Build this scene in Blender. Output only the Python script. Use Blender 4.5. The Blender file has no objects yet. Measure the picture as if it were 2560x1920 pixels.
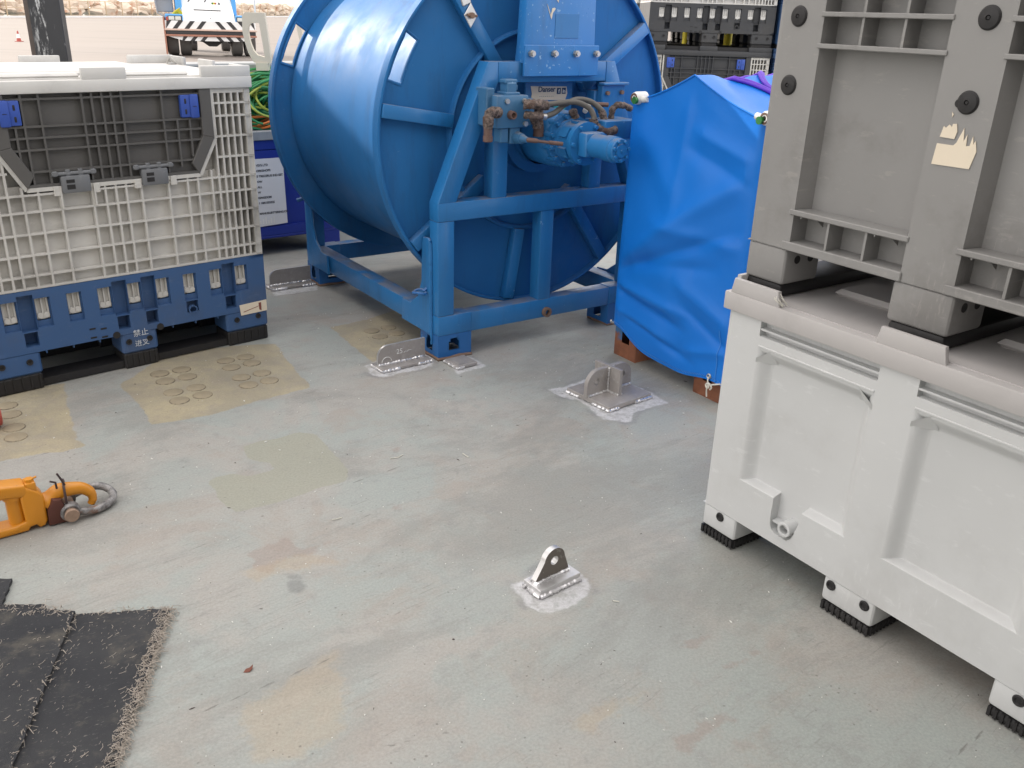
import bpy, bmesh, math, random
import numpy as np
from mathutils import Vector, Matrix
R = math.radians
S = bpy.context.scene
COL = S.collection
rnd = random.Random(7)

# ------------------------------------------------------------------ camera, sky, sun, exposure
cam_d = bpy.data.cameras.new('camera')
cam = bpy.data.objects.new('camera', cam_d)
COL.objects.link(cam)
PITCH, ROLL, FPX = R(22.805), R(1.874), 2207.8
cp, sp, cr, sr = math.cos(PITCH), math.sin(PITCH), math.cos(ROLL), math.sin(ROLL)
_x = Vector((cr, sr * sp, sr * cp))
_y = Vector((sr, -cr * sp, -cr * cp))
_f = Vector((0, cp, -sp))
cam.matrix_world = Matrix(((_x.x, -_y.x, -_f.x, 0), (_x.y, -_y.y, -_f.y, 0), (_x.z, -_y.z, -_f.z, 1.35), (0, 0, 0, 1)))
cam_d.sensor_width = 36
cam_d.lens = 36 * FPX / 2560
cam_d.clip_start = 0.05
cam_d.clip_end = 4000
S.camera = cam

SUN_EL, SUN_AZ = R(27), R(-56)          # azimuth from +Y towards +X
w = bpy.data.worlds.new('World')
S.world = w
w.use_nodes = True
wn, wl = w.node_tree.nodes, w.node_tree.links
bg = wn['Background']
sky = wn.new('ShaderNodeTexSky')
sky.sky_type = 'NISHITA'
sky.sun_disc = False
sky.sun_elevation = SUN_EL
sky.sun_rotation = SUN_AZ
sky.dust_density = 4
sky.air_density = 1.0
tc = wn.new('ShaderNodeTexCoord')
cn = wn.new('ShaderNodeTexNoise')
cn.inputs['Scale'].default_value = 2.2
cn.inputs['Detail'].default_value = 5
wl.new(tc.outputs['Generated'], cn.inputs['Vector'])
cr_ = wn.new('ShaderNodeValToRGB')
cr_.color_ramp.elements[0].position = .3
cr_.color_ramp.elements[0].color = (.55, .55, .55, 1)
cr_.color_ramp.elements[1].position = .7
cr_.color_ramp.elements[1].color = (.95, .95, .95, 1)
wl.new(cn.outputs['Fac'], cr_.inputs['Fac'])
mx = wn.new('ShaderNodeMix')
mx.data_type = 'RGBA'
wl.new(cr_.outputs['Color'], mx.inputs['Factor'])
wl.new(sky.outputs['Color'], mx.inputs['A'])
mx.inputs['B'].default_value = (9.6, 9.2, 8.8, 1)          # bright thin cloud
wl.new(mx.outputs['Result'], bg.inputs['Color'])
bg.inputs['Strength'].default_value = 0.15

sd = bpy.data.lights.new('sun', 'SUN')
sd.energy = 2.8
sd.angle = R(.6)
sd.color = (1, .94, .86)
sun = bpy.data.objects.new('sun', sd)
COL.objects.link(sun)
_d = Vector((math.sin(SUN_AZ) * math.cos(SUN_EL), math.cos(SUN_AZ) * math.cos(SUN_EL), math.sin(SUN_EL)))
sun.rotation_euler = _d.to_track_quat('Z', 'Y').to_euler()
sun.location = (0, 0, 30)

S.view_settings.view_transform = 'Standard'
S.view_settings.look = 'None'
S.view_settings.exposure = 0.84
S.view_settings.gamma = 1

# ------------------------------------------------------------------ helpers
class MB:
    def __init__(s):
        s.bm = bmesh.new()
    def _poly(s, pts):
        try:
            return s.bm.faces.new([s.bm.verts.new(p) for p in pts])
        except ValueError:
            return None
    def box(s, x0, x1, y0, y1, z0, z1, bev=0.0, seg=1):
        v = [s.bm.verts.new((x, y, z)) for z in (z0, z1) for y in (y0, y1) for x in (x0, x1)]
        q = [(0, 2, 3, 1), (4, 5, 7, 6), (0, 1, 5, 4), (2, 6, 7, 3), (0, 4, 6, 2), (1, 3, 7, 5)]
        f = [s.bm.faces.new([v[i] for i in c]) for c in q]
        if bev > 0:
            e = list({e for x in f for e in x.edges})
            bmesh.ops.bevel(s.bm, geom=e, offset=bev, segments=seg, profile=.5, affect='EDGES')
        return s
    def prism(s, poly, axis, a0, a1, bev=0.0, seg=1):
        """extrude a 2-D outline along an axis: 'x' (y,z), 'y' (x,z), 'z' (x,y)"""
        def P(p, a):
            return (a, p[0], p[1]) if axis == 'x' else (p[0], a, p[1]) if axis == 'y' else (p[0], p[1], a)
        lo = [s.bm.verts.new(P(p, a0)) for p in poly]
        hi = [s.bm.verts.new(P(p, a1)) for p in poly]
        n = len(poly)
        fs = [s.bm.faces.new(lo), s.bm.faces.new(list(reversed(hi)))]
        for i in range(n):
            j = (i + 1) % n
            fs.append(s.bm.faces.new([lo[j], lo[i], hi[i], hi[j]]))
        bmesh.ops.recalc_face_normals(s.bm, faces=fs)
        if bev > 0:
            e = list({e for f in fs[:2] for e in f.edges})
            bmesh.ops.bevel(s.bm, geom=e, offset=bev, segments=seg, profile=.5, affect='EDGES')
        return s
    def cyl(s, p0, p1, r0, r1=None, n=20, caps=True):
        r1 = r0 if r1 is None else r1
        p0, p1 = Vector(p0), Vector(p1)
        d = (p1 - p0).normalized()
        u = d.orthogonal().normalized()
        v = d.cross(u)
        A, B = [], []
        for i in range(n):
            a = 2 * math.pi * i / n
            k = u * math.cos(a) + v * math.sin(a)
            A.append(s.bm.verts.new(p0 + k * r0))
            B.append(s.bm.verts.new(p1 + k * r1))
        for i in range(n):
            j = (i + 1) % n
            s.bm.faces.new([A[i], A[j], B[j], B[i]])
        if caps:
            s.bm.faces.new(list(reversed(A)))
            s.bm.faces.new(B)
        return s
    def lathe(s, prof, p0, d, n=32):
        """revolve (distance along axis, radius) about an axis through p0"""
        p0, d = Vector(p0), Vector(d).normalized()
        u = d.orthogonal().normalized()
        v = d.cross(u)
        rings = []
        for t, r in prof:
            c = p0 + d * t
            rings.append([s.bm.verts.new(c + (u * math.cos(2 * math.pi * i / n) + v * math.sin(2 * math.pi * i / n)) * max(r, 1e-4)) for i in range(n)])
        for A, B in zip(rings, rings[1:]):
            for i in range(n):
                j = (i + 1) % n
                s.bm.faces.new([A[i], A[j], B[j], B[i]])
        return s
    def tube(s, pts, r, n=8, caps=True, jit=0.0):
        pts = [Vector(p) for p in pts]
        rings = []
        up = None
        for i, p in enumerate(pts):
            t = (pts[min(i + 1, len(pts) - 1)] - pts[max(i - 1, 0)]).normalized()
            if up is None:
                up = t.orthogonal().normalized()
            up = (up - t * up.dot(t))
            up = up.normalized() if up.length > 1e-6 else t.orthogonal().normalized()
            v = t.cross(up)
            rr = (r[i] if isinstance(r, (list, tuple)) else r) * (1 + (rnd.uniform(-jit, jit) if jit else 0))
            rings.append([s.bm.verts.new(p + (up * math.cos(2 * math.pi * k / n) + v * math.sin(2 * math.pi * k / n)) * rr) for k in range(n)])
        for A, B in zip(rings, rings[1:]):
            for i in range(n):
                j = (i + 1) % n
                s.bm.faces.new([A[i], A[j], B[j], B[i]])
        if caps:
            s.bm.faces.new(list(reversed(rings[0])))
            s.bm.faces.new(rings[-1])
        return s
    def beam(s, p0, p1, wa, wb, up=(0, 0, 1), bev=0.0):
        """square bar between two points: wa across, wb along 'up'"""
        p0, p1 = Vector(p0), Vector(p1)
        t = (p1 - p0).normalized()
        a = t.cross(Vector(up)).normalized()
        b = a.cross(t)
        v = []
        for p in (p0, p1):
            for sa, sb in ((-1, -1), (1, -1), (1, 1), (-1, 1)):
                v.append(s.bm.verts.new(p + a * sa * wa / 2 + b * sb * wb / 2))
        q = [(0, 1, 2, 3), (7, 6, 5, 4), (0, 4, 5, 1), (1, 5, 6, 2), (2, 6, 7, 3), (3, 7, 4, 0)]
        f = [s.bm.faces.new([v[i] for i in c]) for c in q]
        bmesh.ops.recalc_face_normals(s.bm, faces=f)
        if bev > 0:
            e = list({e for x in f for e in x.edges})
            bmesh.ops.bevel(s.bm, geom=e, offset=bev, segments=2, profile=.5, affect='EDGES')
        return s
    def relief(s, rects, u0, u1, v0, v1, O=(0, 0, 0), U=(1, 0, 0), V=(0, 0, 1), N=(0, 1, 0), d0=0.0):
        """a moulded panel: rectangles (ua, ub, va, vb, depth) cut into or standing on a plane; depth None leaves a hole"""
        O, U, V, N = Vector(O), Vector(U), Vector(V), Vector(N)
        us = {u0, u1}
        vs = {v0, v1}
        rr = []
        for a, b, c, d, k in rects:
            a, b, c, d = max(a, u0), min(b, u1), max(c, v0), min(d, v1)
            if b - a < 1e-5 or d - c < 1e-5:
                continue
            rr.append((a, b, c, d, k))
            us |= {round(a, 4), round(b, 4)}
            vs |= {round(c, 4), round(d, 4)}
        us, vs = sorted(us), sorted(vs)
        nu, nv = len(us) - 1, len(vs) - 1
        D = [[d0] * nv for _ in range(nu)]
        for i in range(nu):
            for j in range(nv):
                uc, vc = (us[i] + us[i + 1]) / 2, (vs[j] + vs[j + 1]) / 2
                for a, b, c, d, k in rr:
                    if a < uc < b and c < vc < d:
                        D[i][j] = k
        P = lambda u, v, d: O + U * u + V * v + N * d
        fl = U.cross(V).dot(N) > 0
        def face(q):
            s._poly(list(reversed(q)) if fl else q)
        for i in range(nu):
            for j in range(nv):
                d = D[i][j]
                if d is not None:
                    face([P(us[i], vs[j], d), P(us[i + 1], vs[j], d), P(us[i + 1], vs[j + 1], d), P(us[i], vs[j + 1], d)])
                if i + 1 < nu and D[i + 1][j] != d and d is not None and D[i + 1][j] is not None:
                    e = D[i + 1][j]
                    face([P(us[i + 1], vs[j], d), P(us[i + 1], vs[j], e), P(us[i + 1], vs[j + 1], e), P(us[i + 1], vs[j + 1], d)])
                if j + 1 < nv and D[i][j + 1] != d and d is not None and D[i][j + 1] is not None:
                    e = D[i][j + 1]
                    face([P(us[i], vs[j + 1], d), P(us[i + 1], vs[j + 1], d), P(us[i + 1], vs[j + 1], e), P(us[i], vs[j + 1], e)])
        bmesh.ops.remove_doubles(s.bm, verts=s.bm.verts, dist=1e-5)
        return s
    def build(s, name, mat=None, parent=None, smooth=32, loc=None):
        me = bpy.data.meshes.new(name)
        s.bm.to_mesh(me)
        s.bm.free()
        if mat:
            me.materials.append(mat)
        if smooth:
            me.polygons.foreach_set('use_smooth', [True] * len(me.polygons))
            me.set_sharp_from_angle(angle=R(smooth))
        o = bpy.data.objects.new(name, me)
        COL.objects.link(o)
        if parent:
            o.parent = parent
        if loc:
            o.location = loc
        return o

def tag(o, label=None, cat=None, group=None, kind=None):
    if label: o['label'] = label
    if cat: o['category'] = cat
    if group: o['group'] = group
    if kind: o['kind'] = kind
    return o
def thing(name, label, cat, loc=(0, 0, 0), rz=0.0, group=None):
    o = bpy.data.objects.new(name, None)
    o.empty_display_size = .1
    COL.objects.link(o)
    o.location = loc
    o.rotation_euler = (0, 0, R(rz))
    return tag(o, label, cat, group)
def copy_part(o, parent, loc=None, rot=None):
    c = o.copy()
    COL.objects.link(c)
    c.parent = parent
    if loc is not None: c.location = loc
    if rot is not None: c.rotation_euler = rot
    for ch in list(o.children):
        copy_part(ch, c)
    return c
def copy_thing(o, loc, rz, label):
    c = copy_part(o, None, loc, (0, 0, R(rz)))
    c['label'] = label
    return c
def text(name, body, size, mat, parent, loc, rot, extrude=.0006, align='CENTER', bold=0.0):
    cu = bpy.data.curves.new(name, 'FONT')
    cu.body = body
    cu.size = size
    cu.extrude = extrude
    cu.offset = bold
    cu.align_x = align
    cu.align_y = 'CENTER'
    tmp = bpy.data.objects.new('tmp', cu)
    COL.objects.link(tmp)
    dg = bpy.context.evaluated_depsgraph_get()
    me = bpy.data.meshes.new_from_object(tmp.evaluated_get(dg))
    bpy.data.objects.remove(tmp)
    me.name = name
    me.materials.clear()
    me.materials.append(mat)
    o = bpy.data.objects.new(name, me)
    COL.objects.link(o)
    o.parent = parent
    o.location = loc
    o.rotation_euler = rot
    return o

# ------------------------------------------------------------------ materials
class NT:
    def __init__(s, name):
        s.m = bpy.data.materials.new(name)
        s.m.use_nodes = True
        s.n, s.l = s.m.node_tree.nodes, s.m.node_tree.links
        s.p = s.n['Principled BSDF']
        s.tc = s.n.new('ShaderNodeTexCoord').outputs['Object']
        s.geo = s.n.new('ShaderNodeNewGeometry')
    def _in(s, sock, v):
        if isinstance(v, bpy.types.NodeSocket):
            s.l.new(v, sock)
        elif v is not None:
            if sock.type == 'RGBA' and len(v) == 3:
                v = (*v, 1)
            sock.default_value = v
    def map(s, scale=(1, 1, 1), rz=0, vec=None):
        v = vec or s.tc
        if rz:
            m = s.n.new('ShaderNodeMapping')
            s.l.new(v, m.inputs['Vector'])
            m.inputs['Rotation'].default_value = (0, 0, rz)
            v = m.outputs['Vector']
        m = s.n.new('ShaderNodeMapping')
        s.l.new(v, m.inputs['Vector'])
        m.inputs['Scale'].default_value = scale
        return m.outputs['Vector']
    def noise(s, scale, detail=4, rough=.55, vec=None, dist=0.0):
        t = s.n.new('ShaderNodeTexNoise')
        s.l.new(vec or s.tc, t.inputs['Vector'])
        t.inputs['Scale'].default_value = scale
        t.inputs['Detail'].default_value = detail
        t.inputs['Roughness'].default_value = rough
        t.inputs['Distortion'].default_value = dist
        return t.outputs['Fac']
    def voro(s, scale, vec=None, out='Distance'):
        t = s.n.new('ShaderNodeTexVoronoi')
        s.l.new(vec or s.tc, t.inputs['Vector'])
        t.inputs['Scale'].default_value = scale
        return t.outputs[out]
    def math(s, op, a, b=None, c=None, clamp=False):
        m = s.n.new('ShaderNodeMath')
        m.operation = op
        m.use_clamp = clamp
        s._in(m.inputs[0], a)
        s._in(m.inputs[1], b)
        s._in(m.inputs[2], c)
        return m.outputs[0]
    def step(s, v, a, b, o0=0.0, o1=1.0):
        m = s.n.new('ShaderNodeMapRange')
        m.interpolation_type = 'SMOOTHSTEP'
        s._in(m.inputs['Value'], v)
        m.inputs['From Min'].default_value = a
        m.inputs['From Max'].default_value = b
        m.inputs['To Min'].default_value = o0
        m.inputs['To Max'].default_value = o1
        return m.outputs[0]
    def mix(s, f, a, b, blend='MIX'):
        m = s.n.new('ShaderNodeMix')
        m.data_type = 'RGBA'
        m.blend_type = blend
        s._in(m.inputs['Factor'], f)
        s._in(m.inputs['A'], a)
        s._in(m.inputs['B'], b)
        return m.outputs['Result']
    def attr(s, name):
        a = s.n.new('ShaderNodeAttribute')
        a.attribute_name = name
        return a.outputs['Fac']
    def bump(s, h, strength=.3, dist=.002):
        b = s.n.new('ShaderNodeBump')
        b.inputs['Strength'].default_value = strength
        b.inputs['Distance'].default_value = dist
        s.l.new(h, b.inputs['Height'])
        s.l.new(b.outputs['Normal'], s.p.inputs['Normal'])
    def up(s, a=.6, b=.9):
        x = s.n.new('ShaderNodeSeparateXYZ')
        s.l.new(s.geo.outputs['Normal'], x.inputs[0])
        return s.step(x.outputs['Z'], a, b)
    def out(s, col=None, rough=None, metal=None, spec=None):
        for k, v in (('Base Color', col), ('Roughness', rough), ('Metallic', metal), ('Specular IOR Level', spec)):
            if v is not None:
                s._in(s.p.inputs[k], v)
        return s.m

def plastic(name, col, rough=.5, var=.10, scale=5, scuff=.25, scuffcol=None, grime=(.10, .09, .08), gk=.35, bump=.12):
    t = NT(name)
    c = Vector(col)
    n = t.noise(scale, 5)
    base = t.mix(n, tuple(c * (1 - var)), tuple(c * (1 + var)))
    g = t.step(t.noise(3.1, 7, .70), .47, .70)
    base = t.mix(t.math('MULTIPLY', g, gk), base, grime)
    sc = t.noise(14, 6, .7, t.map((1, .25, 3)))
    sc3 = t.noise(1, 5, .75, t.map((90, 40, 14), .5))
    sc = t.math('MAXIMUM', sc, t.math('MULTIPLY', t.math('MULTIPLY', sc3, t.step(t.noise(3.3, 4), .50, .62)), 1.03))
    sm = t.math('MULTIPLY', t.step(sc, .575, .67), scuff)
    base = t.mix(sm, base, scuffcol or tuple(min(1, x * 1.5 + .06) for x in c))
    t.bump(t.noise(260, 3), bump, .0008)
    return t.out(base, t.step(n, .2, .8, rough - .06, rough + .1), 0, .45)

def paint(name, col, rough=.3, chips=.5, dust=.6, dustcol=(.22, .19, .16), var=.12, rust=0.0, coat=0.0, spec=.5, reg=(.5, .66), chipcol=(.30, .48, .66), wear=.55):
    t = NT(name)
    c = Vector(col)
    n = t.noise(4, 5)
    base = t.mix(n, tuple(c * (1 - var)), tuple(c * (1 + var)))
    f = t.noise(60, 4, .6)
    region = t.step(t.noise(5, 3), *reg)
    ch = t.math('MULTIPLY', t.math('MULTIPLY', t.step(f, .64, .69), region), chips)
    vs = t.noise(1, 6, .7, t.map((9, 9, 1.6)))
    base = t.mix(t.math('MULTIPLY', t.step(vs, .50, .68), wear), base, tuple(c * .62 + Vector((.012, .012, .012))))
    base = t.mix(t.math('MULTIPLY', t.step(t.noise(2.6, 6, .7), .50, .70), wear * .6), base, tuple(c * .8 + Vector((.05, .05, .05))))
    base = t.mix(ch, base, chipcol)
    if rust:
        r = t.step(t.noise(9, 6, .7), .60, .68)
        base = t.mix(t.math('MULTIPLY', r, rust), base, (.16, .06, .03))
    d = t.math('MULTIPLY', t.math('MULTIPLY', t.up(.55, .95), t.step(t.noise(11, 5), .30, .62)), dust)
    base = t.mix(d, base, dustcol)
    rg = t.step(t.noise(7, 5), .25, .75, rough - .06, rough + .12)
    rg = t.math('ADD', rg, t.math('MULTIPLY', d, .4))
    h = t.math('ADD', t.noise(30, 3), t.math('MULTIPLY', ch, .6))
    t.bump(h, .10, .0015)
    t.p.inputs['Coat Weight'].default_value = coat
    t.p.inputs['Coat Roughness'].default_value = .12
    return t.out(base, rg, 0, spec)

def steel(name, col, rough=.42, metal=.6, spat=.0):
    t = NT(name)
    c = Vector(col)
    n = t.noise(26, 6, .65)
    base = t.mix(n, tuple(c * .72), tuple(c * 1.22))
    if spat:
        base = t.mix(t.math('MULTIPLY', t.step(t.noise(70, 4), .58, .66), spat), base, (.75, .74, .74))
    t.bump(t.noise(120, 4), .25, .001)
    return t.out(base, t.step(n, .2, .8, rough - .1, rough + .15), metal)

def simple(name, col, rough=.5, metal=0.0, var=.08, scale=20, bump=.0):
    t = NT(name)
    c = Vector(col)
    n = t.noise(scale, 5)
    if bump:
        t.bump(t.noise(scale * 5, 4), bump, .001)
    return t.out(t.mix(n, tuple(c * (1 - var)), tuple(min(1.0, x * (1 + var)) for x in c)), rough, metal)

M = {}
M['pale'] = plastic('pale grey plastic', (.56, .542, .508), .5, gk=.42, scuff=.15)
M['lid'] = plastic('off white plastic', (.63, .615, .59), .5, gk=.22, scuff=.1)
M['navy'] = plastic('slate blue plastic', (.040, .098, .230), .52, gk=.25, scuff=.40, scuffcol=(.10, .15, .26))
M['dark'] = plastic('charcoal plastic', (.098, .094, .090), .5, gk=.2, scuff=.25, scuffcol=(.13, .12, .12))
M['dark_far'] = plastic('dark blue grey plastic', (.045, .046, .050), .5, gk=.2, scuff=.2, scuffcol=(.12, .12, .12))
M['black'] = plastic('black plastic', (.016, .015, .016), .55, gk=.1, scuff=.15, scuffcol=(.06, .06, .06))
M['white_box'] = plastic('light grey moulded plastic', (.545, .55, .548), .46, var=.05, gk=.20, scuff=.14, grime=(.30, .29, .27))
M['mauve'] = plastic('warm grey plastic', (.44, .42, .412), .5, var=.04, gk=.12, scuff=.05)
M['grey_box'] = plastic('mid grey moulded plastic', (.250, .244, .238), .5, var=.08, gk=.35, scuff=.4, scuffcol=(.34, .32, .30))
M['latch'] = plastic('bright blue plastic', (.035, .085, .38), .42, gk=.1, scuff=.1)
M['hinge'] = plastic('steel grey plastic', (.16, .165, .175), .45, gk=.2)
M['deepblue'] = plastic('deep blue plastic', (.010, .028, .235), .42, gk=.05, scuff=.05)
M['reel'] = paint('blue machine paint', (.019, .160, .405), .34, chips=.55, dust=.62, coat=.15)
M['drum'] = paint('glossy blue drum paint', (.022, .142, .365), .50, chips=.12, dust=.10, coat=0, spec=.18)
M['arm'] = paint('thick flaking blue paint', (.024, .180, .480), .30, chips=.8, dust=.3, reg=(.36, .55))
M['reel_foot'] = paint('blue paint with rust', (.018, .125, .36), .4, chips=.5, dust=.4, rust=.5)
M['rusty'] = paint('rust eaten blue paint', (.030, .10, .22), .6, chips=.2, dust=.2, rust=.0)
M['valve'] = paint('dulled blue green paint', (.040, .150, .300), .45, chips=.4, dust=.5)
M['galv'] = steel('bare plate steel', (.36, .335, .32), .5, .35, .1)
M['lugdark'] = steel('dark mill scale plate', (.17, .148, .128), .5, .3, .15)
M['edge'] = steel('bright ground steel', (.62, .61, .61), .35, .7)
M['weld'] = steel('bright weld metal', (.72, .71, .72), .3, .75)
M['bolt'] = steel('zinc bolt', (.5, .48, .45), .35, .8)
M['rustbolt'] = simple('rusty bolt', (.22, .14, .10), .7, .2, .3)
M['hose'] = simple('grey rubber hose', (.10, .092, .080), .6, 0, .25, 30)
def make_wrap():
    t = NT('greasy tape wrapping')
    n = t.noise(75, 6, .75)
    b = t.mix(t.step(n, .38, .62), (.035, .025, .022), (.21, .155, .13))
    b = t.mix(t.step(t.noise(30, 4), .56, .68), b, (.10, .055, .04))
    t.bump(n, 1.0, .006)
    return t.out(b, .7)
M['wrap'] = make_wrap()
M['copper'] = simple('browned steel fitting', (.135, .080, .066), .6, .1, .35, 60, .4)
M['paper'] = simple('white paper', (.62, .62, .64), .7, 0, .05, 8)
M['cream'] = simple('torn cream label', (.72, .63, .50), .7, 0, .06, 25)
M['ink'] = simple('dark ink', (.03, .03, .035), .6)
M['inkblue'] = simple('navy ink', (.02, .05, .12), .6)
M['teal'] = simple('teal label', (.02, .42, .46), .5)
M['chalk'] = simple('white chalk', (.72, .72, .72), .8)
M['whitepaint'] = simple('white paint marks', (.55, .58, .62), .6)
M['redprint'] = simple('brown red print', (.22, .07, .05), .6)
M['yellow'] = paint('orange yellow paint', (.62, .24, .012), .34, chips=.8, dust=.15, coat=.1, var=.12, chipcol=(.10, .045, .03), reg=(.45, .6), wear=.3)
M['hookrust'] = simple('bare brown steel', (.10, .034, .024), .6, .2, .3, 30)
def make_shackle():
    t = NT('worn galvanised steel')
    n = t.noise(60, 6, .7)
    b = t.mix(t.step(n, .35, .65), (.13, .125, .125), (.34, .325, .315))
    b = t.mix(t.math('MULTIPLY', t.step(t.noise(26, 5, .7), .52, .64), .8), b, (.20, .095, .055))
    t.bump(n, .5, .002)
    return t.out(b, .55, .3)
M['shackle'] = make_shackle()
M['pin'] = simple('rusted pin end', (.32, .22, .16), .65, .25, .45, 50, .4)
M['wire'] = simple('brown tie wire', (.05, .03, .03), .5)
M['creamsteel'] = paint('cream painted steel', (.60, .55, .455), .5, chips=0, dust=.1, wear=.1)
M['greysteel'] = paint('grey painted steel', (.25, .265, .28), .5, chips=.1, dust=.15)
M['purple'] = simple('purple webbing', (.12, .035, .48), .6, 0, .15, 60, .3)
M['green'] = simple('green plastic', (.02, .15, .035), .45)
M['whiteplastic'] = simple('white plastic', (.7, .69, .66), .4)
M['brown'] = simple('brown core', (.13, .07, .05), .7)
M['cable_green'] = simple('green cable', (.035, .25, .085), .45, 0, .2)
M['cable_yellow'] = simple('yellow green cable', (.36, .42, .06), .45, 0, .2)
M['orange'] = simple('orange rope', (.62, .17, .035), .6, 0, .2)
M['rope'] = simple('off white cord', (.62, .60, .53), .8, 0, .1, 80, .4)
M['red'] = simple('faded red plastic', (.42, .08, .06), .55)
M['tyre'] = simple('dusty tyre rubber', (.13, .125, .12), .8, 0, .2, 12, .3)
M['truckwhite'] = simple('white truck paint', (.78, .78, .78), .4)
M['truckblue'] = simple('sky blue truck paint', (.10, .36, .72), .4)
M['truckblack'] = simple('black truck parts', (.035, .033, .035), .6)
M['truckrust'] = simple('rust brown bumper edge', (.36, .17, .12), .7, 0, .25)
M['truckbeige'] = simple('dusty bumper lip', (.60, .45, .38), .7, 0, .15)
M['lampglass'] = simple('headlamp lens', (.66, .66, .62), .15)
M['sunblocker_side'] = simple('grey deckhouse paint', (.32, .33, .34), .5)
M['skyblocker_dark'] = simple('dark blue grey blocker paint', (.20, .21, .22), .5)
M['greypanel'] = simple('grey cab step panel', (.28, .29, .31), .5)
M['sign_yellow'] = simple('yellow straps', (.62, .52, .03), .5)
M['fence'] = simple('weathered galvanised rail', (.50, .38, .25), .6, 0, .12)
M['pole'] = simple('pale blue grey pole', (.52, .58, .64), .5)
M['leaf'] = simple('dry red brown leaf', (.16, .05, .03), .7)

def make_post_mat():
    t = NT('black paint with white scrapes')
    n = t.noise(5, 5)
    base = t.mix(n, (.020, .020, .024), (.045, .045, .05))
    v = t.map((26, 26, 5))
    s_ = t.step(t.noise(1, 7, .75, v), .52, .60)
    x = t.n.new('ShaderNodeSeparateXYZ')
    t.l.new(t.tc, x.inputs[0])
    band = t.math('SUBTRACT', 1.0, t.step(t.math('ABSOLUTE', t.math('SUBTRACT', x.outputs['X'], .085)), .015, .06))
    big = t.step(t.noise(7, 6, .7), .50, .60)
    k = t.math('MULTIPLY', s_, t.math('ADD', band, t.math('MULTIPLY', big, .25)), clamp=True)
    base = t.mix(k, base, (.60, .60, .60))
    return t.out(base, .45)
M['post'] = make_post_mat()
M['postside'] = simple('dull brown grey steel', (.11, .085, .075), .6, 0, .2)

def make_rock_mat():
    t = NT('pale limestone')
    n = t.noise(1.4, 7, .65)
    b = t.mix(n, (.42, .31, .23), (.78, .70, .60))
    b = t.mix(t.step(t.noise(.7, 4), .55, .7), b, (.42, .22, .13))
    t.bump(t.noise(4, 7), .7, .08)
    return t.out(b, .9)
M['rock'] = make_rock_mat()

def make_tarp_mat():
    t = NT('bright blue pvc cloth')
    n = t.noise(3, 4)
    b = t.mix(n, (.006, .148, .57), (.009, .188, .67))
    b = t.mix(t.math('MULTIPLY', t.step(t.noise(5, 6, .7), .60, .74), .16), b, (.08, .17, .42))
    h = t.math('ADD', t.math('MULTIPLY', t.noise(7, 4), .6), t.math('MULTIPLY', t.noise(600, 2), .03))
    t.bump(h, .16, .02)
    return t.out(b, t.step(n, .3, .7, .38, .48), 0, .32)
M['tarp'] = make_tarp_mat()
M['stitch'] = simple('pale blue stitching', (.08, .30, .72), .6)

def make_mat_mat():
    t = NT('worn dark carpet')
    v = t.map((1, 1, 1), R(30))
    n = t.noise(5, 6, .65)
    b = t.mix(n, (.028, .030, .036), (.080, .080, .082))
    b = t.mix(t.math('MULTIPLY', t.step(t.noise(9, 6, .7), .52, .68), .45), b, (.16, .145, .12))
    f = t.noise(1, 5, .75, t.map((240, 60, 60), R(60)))
    b = t.mix(t.math('MULTIPLY', t.step(f, .60, .68), .5), b, (.30, .28, .25))
    t.bump(t.noise(320, 5, .7), .8, .004)
    return t.out(b, .95, 0, .1)
M['carpet'] = make_mat_mat()
M['fibre'] = simple('pale loose fibre', (.42, .37, .32), .9, 0, .3)

def make_rust_blue():
    t = NT('blue paint rusting from below')
    x = t.n.new('ShaderNodeSeparateXYZ')
    t.l.new(t.tc, x.inputs[0])
    n = t.noise(16, 6, .65)
    k = t.math('ADD', x.outputs['Z'], t.math('MULTIPLY', t.math('SUBTRACT', n, .5), .22))
    m = t.step(k, .075, .10)
    rustc = t.mix(t.noise(40, 5), (.13, .045, .025), (.30, .115, .055))
    b = t.mix(m, rustc, (.045, .13, .27))
    t.bump(n, .4, .003)
    return t.out(b, .65)
M['rustfoot'] = make_rust_blue()

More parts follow.
